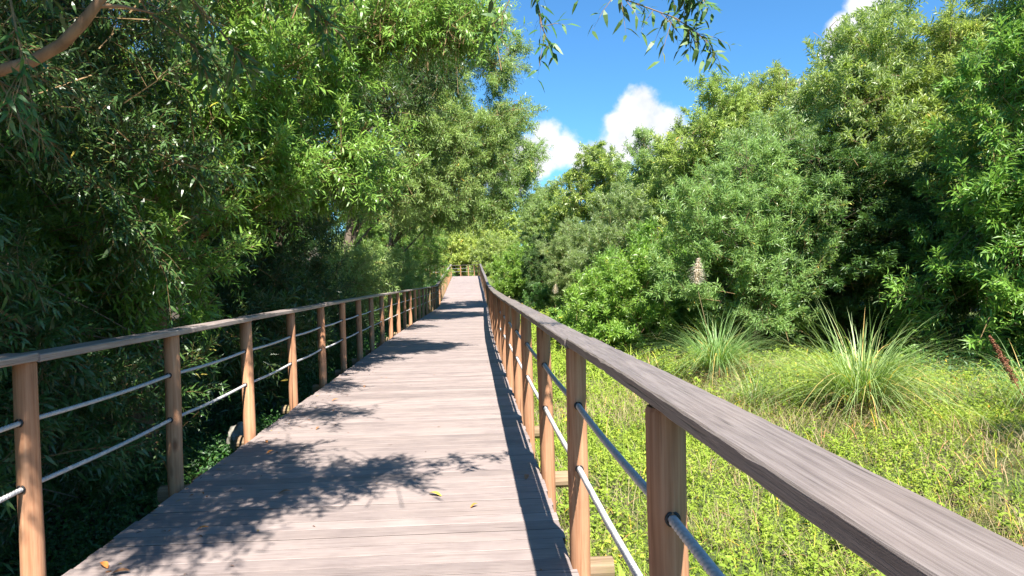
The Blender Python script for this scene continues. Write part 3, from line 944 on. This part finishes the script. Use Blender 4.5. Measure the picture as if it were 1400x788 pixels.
placed_tree('willow_tree', 'tall silvery willow whose crown arches furthest across the walk', (-4.4, 21.0),
            [(-3.8, 20.0, 1.4, 1.1, 1.6, 1.2), (-3.6, 22.0, 1.6, 1.1, 1.6, 1.3), (-2.8, 21.0, 4.2, 1.2, 1.5, .9), (-1.8, 22.0, 4.6, 1.2, 1.4, .8),
             (-0.6, 22.5, 4.8, 1.1, 1.3, .7), (-2.6, 21.0, 6.3, 1.6, 1.7, 1.2), (-1.2, 22.0, 6.6, 1.4, 1.6, 1.1), (0.1, 22.6, 6.2, 1.1, 1.2, .9),
             (-2.2, 21.2, 8.6, 1.6, 1.7, 1.2), (-0.9, 22.0, 8.4, 1.2, 1.3, 1.0), (-2.6, 21.4, 10.2, 1.4, 1.5, 1.1), (0.7, 22.8, 5.4, .8, 1.0, .6), (1.2, 22.8, 6.9, .9, 1.0, .8), (.9, 22.6, 8.7, 1.0, 1.1, .9), (.3, 22.4, 10.2, 1.0, 1.1, .9), (-1.0, 21.8, 11.4, 1.2, 1.2, .9)],
            13000, 34, LEAF_SILVER, .16, (-3, 21.2, 7), L=.55, nl=13, ll=.15, lw=.19, droop=.2, detail=0, fill=.3)
placed_tree('willow_tree', 'grey green willow behind the tall silvery one, hanging low over the ramp', (-4.2, 30.0),
            [(-3.6, 29, 1.5, 1.2, 1.8, 1.4), (-3.4, 31.5, 1.6, 1.2, 1.8, 1.4), (-2.2, 30, 4.6, 1.5, 1.8, 1.0), (-.6, 31, 4.8, 1.5, 1.7, .9),
             (1.0, 31.5, 4.9, 1.3, 1.5, .8), (-1.6, 30, 6.8, 1.7, 1.8, 1.3), (.4, 31, 6.8, 1.5, 1.6, 1.1), (2.0, 31.8, 5.6, 1.0, 1.2, .8), (2.6, 32.2, 7.0, 1.0, 1.2, .8), (1.6, 31.4, 8.4, 1.1, 1.2, .9), (-1.5, 30.5, 8.8, 1.6, 1.6, 1.2)],
            9000, 35, LEAF_SILVER, .16, (-3, 30, 6.5), L=.6, nl=12, ll=.18, lw=.2, droop=.25, detail=0, fill=.3)

plant('willow', -4.6, 38.5, 'willow beside the start of the ramp, on the shaded side', rz=1.0, sc=.95)
plant('willow', -5.8, 48.0, 'willow halfway along the ramp, on the shaded side', rz=2.6, sc=.75)
plant('round', -8.5, 60.0, 'broad tree inside the bend at the top of the ramp', rz=.6, sc=.8)
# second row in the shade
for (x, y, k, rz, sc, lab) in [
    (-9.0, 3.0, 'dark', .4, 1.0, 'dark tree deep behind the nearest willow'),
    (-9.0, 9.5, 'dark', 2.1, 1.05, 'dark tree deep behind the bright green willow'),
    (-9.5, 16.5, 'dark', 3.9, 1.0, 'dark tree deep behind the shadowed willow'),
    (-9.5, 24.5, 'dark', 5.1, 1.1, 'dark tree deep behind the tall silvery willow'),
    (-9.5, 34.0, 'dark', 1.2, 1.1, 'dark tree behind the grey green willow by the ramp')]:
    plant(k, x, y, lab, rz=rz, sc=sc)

# ---- meadow side
plant('bright', 12.1, 13.2, 'fresh green leafy tree at the meadow edge, behind the red seed stalk', rz=.3, sc=1.15)
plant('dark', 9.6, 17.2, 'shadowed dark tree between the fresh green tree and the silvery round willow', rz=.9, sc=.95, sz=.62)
plant('silver', 7.1, 16.6, 'rounded silvery green willow behind the pampas clump with the plume', rz=0, sc=1.0)
plant('bush', 4.2, 18.8, 'light green rounded shrub nearest the sunny railing', 'shrub', rz=.5, sc=1.05)
plant('bush', 5.9, 21.2, 'taller light green shrub at the foot of the olive tree', 'shrub', rz=2.2, sc=1.4)
plant('lowbush', 3.3, 21.5, 'small low bush at the foot of the rounded light green shrub', 'shrub', rz=.5, sc=.9)
plant('tall', 9.8, 26.0, 'tall olive green tree with its ragged top against the open sky', rz=.2, sc=1.0)
plant('tall', 13.4, 22.0, 'tall olive green tree rising behind the shadowed dark tree', rz=2.4, sc=1.14)
plant('tall', 12.3, 26.5, 'tall olive green tree between the two other tall olive crowns at the skyline', rz=4.4, sc=1.06)
plant('slim', 8.9, 34.0, 'slender pale tree standing in front of the white cloud', rz=0, sc=.98)
plant('round', 8.6, 46.0, 'broad round topped tree below the white cloud', rz=1.4, sc=1.06)
plant('round', 6.6, 57.0, 'broad tree past the ramp on the meadow side', rz=3.4, sc=.8)
plant('silver', 6.4, 28.0, 'rounded silvery willow at the foot of the slender pale tree', rz=2.0, sc=1.1)
plant('silver', 5.6, 37.5, 'silvery willow at the foot of the broad round topped tree', rz=4.0, sc=1.0)
plant('tall', 16.0, 19.0, 'tall olive green tree half hidden behind the fresh green tree', rz=1.0, sc=1.1)
plant('bright', 16.5, 16.0, 'leafy tree behind the fresh green tree at the meadow edge', rz=4.0, sc=1.15)
plant('dark', 13.6, 33.0, 'dark tree deep behind the tall olive tree', rz=2.0, sc=1.15)
plant('dark', 19.0, 25.0, 'dark tree deep in the wood behind the fresh green tree', rz=4.4, sc=1.25)
plant('round', 14.0, 44.0, 'broad tree deep behind the slender pale tree', rz=5.0, sc=1.0)
plant('dark', 4.9, 47.0, 'dark shaded tree above the pale distant plume', rz=1.0, sc=.55)
plant('bush', 3.7, 52.0, 'bright rounded bush just past the top of the sunny railing', 'shrub', rz=1.0, sc=1.5)
plant('lowbush', 4.6, 31.0, 'low bush in the meadow across from the foot of the ramp', 'shrub', rz=1.0, sc=.9)
plant('lowbush', 4.2, 39.5, 'low bush at the foot of the trees beside the start of the ramp', 'shrub', rz=2.5, sc=1.1)
plant('sunbush', -1.6, 72.5, 'yellow green shrub beyond the bend, straight ahead', 'shrub', rz=.4, sc=1.6)
plant('sunbush', 2.2, 70.5, 'yellow green shrub beyond the bend, just outside the curving railing', 'shrub', rz=3.0, sc=1.5)
plant('sunround', -3.5, 90.0, 'broad tree closing the view beyond the bend', rz=2.0, sc=1.0)
plant('sunround', 3.5, 88.0, 'broad tree beyond the bend, behind the curving railing', rz=0.2, sc=.95)
plant('round', -11.0, 84.0, 'broad tree beyond the bend on the shaded side', rz=4.0, sc=1.1)
plant('sunbush', -4.6, 73.0, 'yellow green shrub beyond the bend, glimpsed left of the straight ahead shrub', 'shrub', rz=5.0, sc=1.3)
plant('sunbush', .4, 79.0, 'taller yellow green shrub behind the pair beyond the bend', 'shrub', rz=1.7, sc=1.9)
plant('silver', 9.4, 20.8, 'rounded silvery willow tucked between the shadowed dark tree and the olive trees', rz=1.2, sc=1.3)
plant('sunround', 0.5, 104.0, 'tallest broad tree in the distance, straight ahead over the bend', rz=1.1, sc=1.3)
plant('round', 10.0, 97.0, 'distant broad tree right of the tallest one beyond the bend', rz=5.3, sc=1.1)
plant('round', -9.0, 102.0, 'distant broad tree left of the tallest one beyond the bend', rz=2.9, sc=1.2)
plant('tall', 8.0, 75.0, 'olive green tree far off beyond the ramp, meadow side', rz=2.9, sc=1.0)
plant('bright', 7.6, 3.2, 'leafy tree beside the meadow casting shade on the near grass', rz=1.0, sc=.75)


# ------------------------------------------------------------------ ground cover
def herbs(name, label, mats, xr, yr, n, R, size, nl, mat=0, dens=None, hgt=.12, lw=.5, up=1.1, spread=.9, detail=0):
    """Low plants scattered over the ground as one mass."""
    x = R.uniform(*xr, n); y = yr[0] + (yr[1] - yr[0]) * R.uniform(0, 1, n) ** 1.6
    if dens is not None:
        k = R.uniform(0, 1, n) < dens(x, y); x, y = x[k], y[k]
    P = np.stack([x, y, ground_z(x, y) - .02], -1)
    return P


M_ALL = [LEAF_HERB, STRAW, LEAF_IVY, LEAF_WILLOW]


def meadow_mask(x, y):
    edge = 8.2 + 0.06 * y
    return np.where((x > edge), np.exp(-(x - edge) * .9), 1.0)


R = np.random.default_rng(77)


def patchy(x, y):
    """0 = dry thatch, 1 = lush."""
    p = .5 + .28 * np.sin(x * .9 + 1.1 * np.sin(y * .7) + 1.0) + .22 * np.sin(y * 1.6 - x * .6 + 2 * np.sin(x * .8)) + .16 * np.sin(x * 3.7 + y * 2.9)
    rust = np.exp(-((x - 4.25) / .55) ** 2 - ((y - 12.2) / .7) ** 2)
    edge = .4 * np.exp(-np.clip(x - .6, 0, 9) / .7)
    return np.clip(p + .05 - 1.2 * rust - edge, 0, 1)


g = Geo()
for (xr, yr, n, L, ll, nl) in [((0.35, 7), (-.5, 5), 15000, .12, .023, 10), ((0.4, 10), (5, 10), 21000, .15, .03, 9),
                               ((0.45, 11), (10, 20), 17000, .2, .05, 8), ((0.6, 13), (20, 48), 9000, .3, .10, 7)]:
    x = R.uniform(*xr, n); y = R.uniform(*yr, n)
    pt = patchy(x, y)
    clump = np.sin(x * 2.1 + 1) * np.sin(y * 1.7) + .6 * np.sin(x * 5.3 + y * 4.1)
    keep = (R.uniform(0, 1, n) < meadow_mask(x, y)) & (R.uniform(0, 1, n) < .12 + 1.35 * (pt - .12))
    x, y, clump, pt = x[keep], y[keep], clump[keep], pt[keep]
    m_ = len(x)
    P = np.stack([x, y, ground_z(x, y) - .02], -1)
    D = np.stack([R.normal(0, .45, m_), R.normal(0, .45, m_), np.full(m_, 1.0)], -1)
    hh = L * (1 + .45 * clump) * R.uniform(.4, 1.5, m_)
    tone = np.clip(.42 + .22 * clump + .5 * (pt - .5) + R.normal(0, .22, m_), 0, 1)
    for q, (lo, hi) in enumerate(((0, .5), (.5, .85), (.85, 2))):
        z = R.uniform(0, 1, m_)
        k = (z >= lo) & (z < hi)
        sprays(g, P[k], D[k], hh[k] * (.8, 1.1, 1.6)[q], nl, ll * (.8, 1.1, 1.5)[q], (.5, .45, .6)[q], R, .15, 0, 0, None, up=1.3, spread=.95, tone=tone[k])
# taller weeds standing out of the carpet
for (xr, yr, n, sc_) in [((.5, 8), (1.5, 9), 260, 1.0), ((.6, 10), (9, 24), 420, 1.3), ((.7, 4), (18, 45), 300, 2.0)]:
    x = R.uniform(*xr, n); y = R.uniform(*yr, n)
    k = (R.uniform(0, 1, n) < meadow_mask(x, y)) & (np.sin(x * 1.9 + y) + np.sin(y * 2.3 - x) > .2)
    x, y = x[k], y[k]; m_ = len(x)
    for rep_ in range(4):
        P = np.stack([x, y, ground_z(x, y) - .02], -1) + R.normal(0, .06 * sc_, (m_, 3)) * np.array([1, 1, 0])
        D = np.stack([R.normal(0, .3, m_), R.normal(0, .3, m_), np.full(m_, 1.0)], -1)
        sprays(g, P, D, .34 * sc_ * R.uniform(.5, 1.2, m_), 13, .065 * sc_, .45, R, .1, 1, 0, 1, up=1.2, spread=.9, tone=np.clip(R.normal(.25, .15, m_), 0, 1))
# a few broad dock leaves low in the herbs
for (x, y) in [(1.05, 3.3), (1.12, 3.1), (1.7, 3.6), (2.0, 3.4), (1.0, 4.6), (2.9, 5.1), (3.2, 6.3)]:
    n = 6
    P = np.tile([[x, y, float(ground_z(x, y))]], (n, 1)) + R.normal(0, .02, (n, 3))
    D = np.stack([R.normal(0, .7, n), R.normal(0, .7, n), np.full(n, .7)], -1)
    leaf_faces(g, P, D, np.tile([[0, -.3, 1.0]], (n, 1)), R.uniform(.16, .3, n), R.uniform(.06, .1, n), 0, R.uniform(.4, .9, n), 1, .3)
tag(g.build('meadow_herbs', M_ALL), 'low bright green herbs carpeting the sunny meadow', 'ground cover', kind='stuff')


def blades(g, P, az, L, W, arch, mat, R, seg=5, rnd=None, lean=.3):
    """Arching grass blades: ribbons with seg segments."""
    n = len(P)
    t = np.linspace(0, 1, seg + 1)
    h = np.stack([np.cos(az), np.sin(az), np.zeros(n)], -1)
    s_ = np.stack([-np.sin(az), np.cos(az), np.zeros(n)], -1)
    out_ = L[:, None] * (lean[:, None] * t + arch[:, None] * t ** 2.2)
    upv = L[:, None] * (t * np.sqrt(np.maximum(.05, 1 - lean[:, None] ** 2)) - .75 * arch[:, None] * t ** 3)
    c = P[:, None] + h[:, None] * out_[..., None]
    c[..., 2] += upv
    w = W[:, None] * (1 - t ** 2.5 * .95) * .5
    V = np.stack([c + s_[:, None] * w[..., None], c - s_[:, None] * w[..., None]], 2).reshape(-1, 3)
    i = np.arange(n)[:, None] * (2 * (seg + 1))
    F = np.concatenate([i + np.array([[2 * k, 2 * k + 1, 2 * k + 3, 2 * k + 2]]) for k in range(seg)])
    r_ = R.uniform(0, 1, n) if rnd is None else rnd
    g.add(V, F, mat, np.repeat(r_, 2 * (seg + 1)))


g = Geo()
for (xr, yr, n, L, W) in [((0.4, 4.5), (.2, 6), 17000, .34, .0035), ((.5, 9), (6, 14), 17000, .36, .006), ((.6, 11), (14, 40), 8000, .45, .014)]:
    x = R.uniform(*xr, n); y = R.uniform(*yr, n)
    k = (R.uniform(0, 1, n) < 1.15 - 1.3 * patchy(x, y)) & (R.uniform(0, 1, n) < meadow_mask(x, y))
    x, y = x[k], y[k]; m_ = len(x)
    P = np.stack([x, y, ground_z(x, y)], -1)
    blades(g, P, R.uniform(0, 6.28, m_), L * R.uniform(.4, 1.3, m_), np.full(m_, W), R.uniform(.1, .9, m_), np.random.default_rng(1).integers(0, 2) * 0 + 1, R, 4, lean=R.uniform(.05, .8, m_))
tag(g.build('dry_grass', M_ALL), 'pale dry grass stems mixed through the meadow herbs', 'grass', kind='stuff')
g = Geo()
for (xr, yr, n, L, W) in [((0.4, 5), (.2, 6), 5200, .26, .006), ((.5, 9), (6, 14), 6200, .3, .009), ((.6, 12), (14, 45), 6000, .5, .02)]:
    x = R.uniform(*xr, n); y = R.uniform(*yr, n)
    k = R.uniform(0, 1, n) < meadow_mask(x, y)
    x, y = x[k], y[k]; m_ = len(x)
    P = np.stack([x, y, ground_z(x, y)], -1)
    blades(g, P, R.uniform(0, 6.28, m_), L * R.uniform(.4, 1.3, m_), np.full(m_, W), R.uniform(.1, .8, m_), 0, R, 4, lean=R.uniform(.05, .7, m_))
tag(g.build('green_grass', M_ALL), 'fresh green grass blades growing through the meadow', 'grass', kind='stuff')

# shaded undergrowth beside and below the shaded railing
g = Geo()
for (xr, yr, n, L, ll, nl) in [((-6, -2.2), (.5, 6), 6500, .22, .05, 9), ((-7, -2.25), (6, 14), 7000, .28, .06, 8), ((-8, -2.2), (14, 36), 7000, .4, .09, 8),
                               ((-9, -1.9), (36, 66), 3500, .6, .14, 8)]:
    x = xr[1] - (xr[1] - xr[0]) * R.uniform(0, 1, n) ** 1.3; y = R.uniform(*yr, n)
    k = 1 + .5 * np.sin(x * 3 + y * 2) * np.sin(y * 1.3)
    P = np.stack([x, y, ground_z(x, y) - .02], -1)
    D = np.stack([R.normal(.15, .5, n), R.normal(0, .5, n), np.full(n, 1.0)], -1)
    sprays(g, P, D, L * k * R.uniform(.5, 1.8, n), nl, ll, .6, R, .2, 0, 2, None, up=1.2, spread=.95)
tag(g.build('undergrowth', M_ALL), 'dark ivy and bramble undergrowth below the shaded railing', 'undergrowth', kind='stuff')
# shade plants under the trees on the meadow side
g = Geo()
n = 6000
x = R.uniform(6.5, 17, n); y = R.uniform(10, 30, n)
k = x > 7.5 + .06 * y
x, y = x[k], y[k]; n = len(x)
P = np.stack([x, y, ground_z(x, y) - .02], -1)
D = np.stack([R.normal(0, .5, n), R.normal(0, .5, n), np.full(n, 1.0)], -1)
sprays(g, P, D, R.uniform(.2, .7, n), 8, .1, .4, R, .2, 0, 2, None, up=1.0)
tag(g.build('undergrowth', M_ALL), 'dark undergrowth below the trees at the meadow edge', 'undergrowth', kind='stuff')


# ------------------------------------------------------------------ pampas clumps
def pampas(x, y, label, n, L, seed, plumes=(), dry=.3, W=.0105):
    R = np.random.default_rng(seed)
    root = empty('pampas_grass', (x, y, float(ground_z(x, y)) - .03))
    tag(root, label, 'grass clump', 'pampas grass clumps in the meadow')
    g = Geo()
    az = R.uniform(0, 6.28, n)
    rr = np.abs(R.normal(0, .13, n)) * L / 1.5
    P = np.stack([rr * np.cos(az), rr * np.sin(az), np.zeros(n)], -1)
    lean = np.clip(R.uniform(0, .62, n), .02, .95)
    LL = L * R.uniform(.6, 1.25, n)
    blades(g, P, az + R.normal(0, .5, n), LL, np.full(n, W * L / 1.4) * R.uniform(.7, 1.2, n), R.uniform(.1, 1.2, n), 0, R, 10, lean=lean)
    nt_ = int(n * .5)   # dead thatch and short blades round the foot
    az = R.uniform(0, 6.28, nt_)
    P = np.stack([R.normal(0, .2, nt_), R.normal(0, .2, nt_), np.zeros(nt_)], -1)
    blades(g, P, az, L * R.uniform(.12, .42, nt_), np.full(nt_, W), R.uniform(.2, 1.2, nt_), 1, R, 5, lean=R.uniform(.3, .95, nt_))
    nd = int(n * dry)
    az = R.uniform(0, 6.28, nd)
    P = np.stack([R.normal(0, .16, nd), R.normal(0, .16, nd), np.zeros(nd)], -1)
    blades(g, P, az, L * R.uniform(.3, .8, nd), np.full(nd, .008), R.uniform(.2, .9, nd), 1, R, 6, lean=R.uniform(.2, .9, nd))
    g.build('leaf_tuft', [BLADE, STRAW], root)
    for (dx, dy, h) in plumes:
        gs = Geo()
        st = curve_pts((0, 0, .2), (dx, dy, h - .35), 6, 0, .004)
        tube(gs, st, np.linspace(.008, .005, 6), 6, 0, .5, False)
        gs.build('flower_stem', STRAW, root, smooth=True)
        gp = Geo()
        k = 1900
        t = R.uniform(0, 1, k)
        P = np.array([dx, dy, h - .42]) + np.stack([.05 * t ** 2, np.zeros(k), .52 * t], -1)
        az = R.normal(0.4, 1.7, k)
        Lp = (.17 - .09 * t) * (.55 + .45 * np.sin(np.pi * np.clip(.1 + t, 0, 1)))
        blades(gp, P, az, Lp * R.uniform(.5, 1.3, k), np.full(k, .013), R.uniform(.3, 1.1, k), 0, R, 4, lean=R.uniform(.12, .5, k))
        gp.build('plume', PLUME, root)
    return root


pampas(5.62, 9.6, 'large fountain of green pampas blades, in front of the dark tree shade', 850, 1.68, 1)
pampas(4.85, 13.4, 'pampas clump with one creamy plume standing above it', 650, 1.5, 2, plumes=[(-.42, -.1, 2.28)])
pampas(7.75, 9.0, 'pampas clump beside the reddish seed stalk at the meadow edge', 240, 1.2, 3)
pampas(4.35, 36.0, 'small distant pampas clump with a pale plume by the dark trees', 160, 1.1, 4, plumes=[(0, 0, 1.75)])
pampas(1.55, 30.0, 'small pampas clump whose pale plume shows beside the sunny handrail', 120, .9, 5, plumes=[(0, 0, 1.35)])
pampas(4.35, 10.4, 'small dry brownish clump left of the large pampas fountain', 150, 1.05, 6, dry=1.2)

# reddish dock stalk
root = empty('dock_plant', (7.5, 8.7, float(ground_z(7.5, 8.7))))
tag(root, 'reddish brown dock seed stalk leaning beside a pampas clump', 'plant')
g = Geo()
st = curve_pts((0, 0, 0), (-.62, 0, 1.12), 8, 0, .01)
tube(g, st, np.linspace(.009, .004, 8), 6)
g.build('stalk', plain('dock_stem', (0.3, 0.12, 0.06), .7), root, smooth=True)
g = Geo()
R = np.random.default_rng(9)
k = 900
t = R.uniform(.45, 1.02, k)
P = st[0] + (st[-1] - st[0]) * t[:, None] + R.normal(0, .022, (k, 3)) * (1.25 - t)[:, None] * 1.5
leaf_faces(g, P, R.standard_normal((k, 3)), R.standard_normal((k, 3)), np.full(k, .022), np.full(k, .018), 0, R.uniform(0, 1, k), 0)
g.build('seed_head', plain('dock_seed', (0.24, 0.10, 0.055), .8), root)

# ------------------------------------------------------------------ stones and fallen leaves
def stone(x, y, z, r, label, seed):
    import bmesh
    R = np.random.default_rng(seed)
    bm = bmesh.new()
    bmesh.ops.create_icosphere(bm, subdivisions=3, radius=1.0)
    ph = R.uniform(0, 6, 6)
    for v in bm.verts:
        c = v.co
        d = 1 + .16 * math.sin(c.x * 3 + ph[0]) * math.sin(c.y * 3.3 + ph[1]) + .1 * math.sin(c.z * 6 + c.x * 4 + ph[2]) + .04 * math.sin(c.y * 13 + c.z * 9 + ph[3])
        v.co = Vector((c.x * r[0], c.y * r[1], c.z * r[2])) * d
    me = bpy.data.meshes.new('stone'); bm.to_mesh(me); bm.free()
    me.materials.append(plain('pale_stone', (0.24, 0.225, 0.19), .9, .2, .4, 9))
    o = bpy.data.objects.new('stone', me); COL.objects.link(o); o.location = (x, y, z)
    return tag(o, label, 'stone')


stone(-2.44, 7.15, -.14, (.11, .13, .15), 'pale stone beside the third post of the shaded railing', 1)

LEAF_Y = plain('yellow_dead_leaf', (0.62, 0.42, 0.06), .6)
LEAF_O = plain('orange_dead_leaf', (0.55, 0.2, 0.05), .6)
LEAF_B = plain('brown_dead_leaf', (0.24, 0.12, 0.06), .7)


def fallen(x, y, rz, L, mat, label):
    g = Geo()
    t = np.linspace(0, 1, 7)
    w = L * .2 * np.sin(np.pi * np.clip(t * .96 + .03, 0, 1)) ** .8
    curl = .012 * np.sin(np.pi * t) + .012 * t ** 2
    V = []
    for a, b_, c_ in zip(t, w, curl):
        V += [(L * (a - .5), b_, c_ + b_ * .35), (L * (a - .5), 0, c_), (L * (a - .5), -b_, c_ + b_ * .2)]
    F = []
    for k in range(6):
        for j in range(2):
            F.append([3 * k + j, 3 * k + j + 1, 3 * k + 4 + j, 3 * k + 3 + j])
    g.add(V, F)
    o = g.build('fallen_leaf', mat, smooth=True)
    o.location = (x, y, 0.004); o.rotation_euler = (0, 0, rz)
    return tag(o, label, 'leaf', 'dead leaves lying on the boardwalk')


for a in [(-.28, 4.58, 2.6, .10, LEAF_Y, 'yellow leaf lying alone in the middle of the dappled planks'),
          (-.02, 4.32, .6, .06, LEAF_O, 'thin orange leaf lying nearest the yellow leaf'),
          (-1.93, 3.62, 2.4, .085, LEAF_O, 'large orange leaf at the shaded edge of the planks in front of the second post'),
          (-1.80, 3.52, .1, .09, LEAF_B, 'long brown leaf touching the large orange leaf'),
          (-1.32, 4.75, .3, .08, LEAF_B, 'brown leaf in the shade between the second and third posts'),
          (-1.62, 4.1, .15, .07, LEAF_O, 'slim orange leaf in the shade beside the second post'),
          (-1.75, 5.9, .9, .07, LEAF_O, 'small orange leaf at the foot of the third post'),
          (-1.9, 6.3, 2.0, .06, LEAF_O, 'smallest orange leaf beyond the third post'),
          (-1.55, 6.8, 1.2, .07, LEAF_B, 'small brown leaf between the third and fourth posts'),
          (-1.7, 8.4, .5, .08, LEAF_O, 'orange leaf at the foot of the fourth post'),
          (-1.5, 9.4, 1.5, .08, LEAF_B, 'brown leaf beyond the fourth post'),
          (.36, 4.9, 1.4, .09, LEAF_B, 'brown leaf in the shadow of the sunny railing')]:
    fallen(*a)

g = Geo()
R = np.random.default_rng(21)
n = 420
y = R.uniform(2.6, 26, n)
x = np.array([path(q)[0] for q in y]) - HALF + np.abs(R.exponential(.28, n)) + .01
k = R.uniform(0, 1, n) < .12
x[k] = R.uniform(-2.0, .4, k.sum())
P = np.stack([x, y, np.full(n, .004)], -1)
az = R.uniform(0, 6.28, n)
D = np.stack([np.cos(az), np.sin(az), R.uniform(0, .25, n)], -1)
leaf_faces(g, P, D, np.stack([R.normal(0, .25, n), R.normal(0, .25, n), np.ones(n)], -1), R.uniform(.018, .055, n), R.uniform(.006, .013, n), 0, R.uniform(0, 1, n), 1, .2)
m, nt, b = new_mat('leaf_litter')
a = nt.nodes.new('ShaderNodeAttribute'); a.attribute_name = 'rnd'
nt.links.new(ramp(nt, a.outputs['Fac'], [(0, (.06, .03, .018)), (.4, (.16, .07, .03)), (.75, (.3, .12, .045)), (1, (.42, .28, .07))]), b.inputs['Base Color'])
b.inputs['Roughness'].default_value = .8
tag(g.build('leaf_litter', m), 'small brown and orange leaf litter along the shaded edge of the planks', 'leaf litter', kind='stuff')
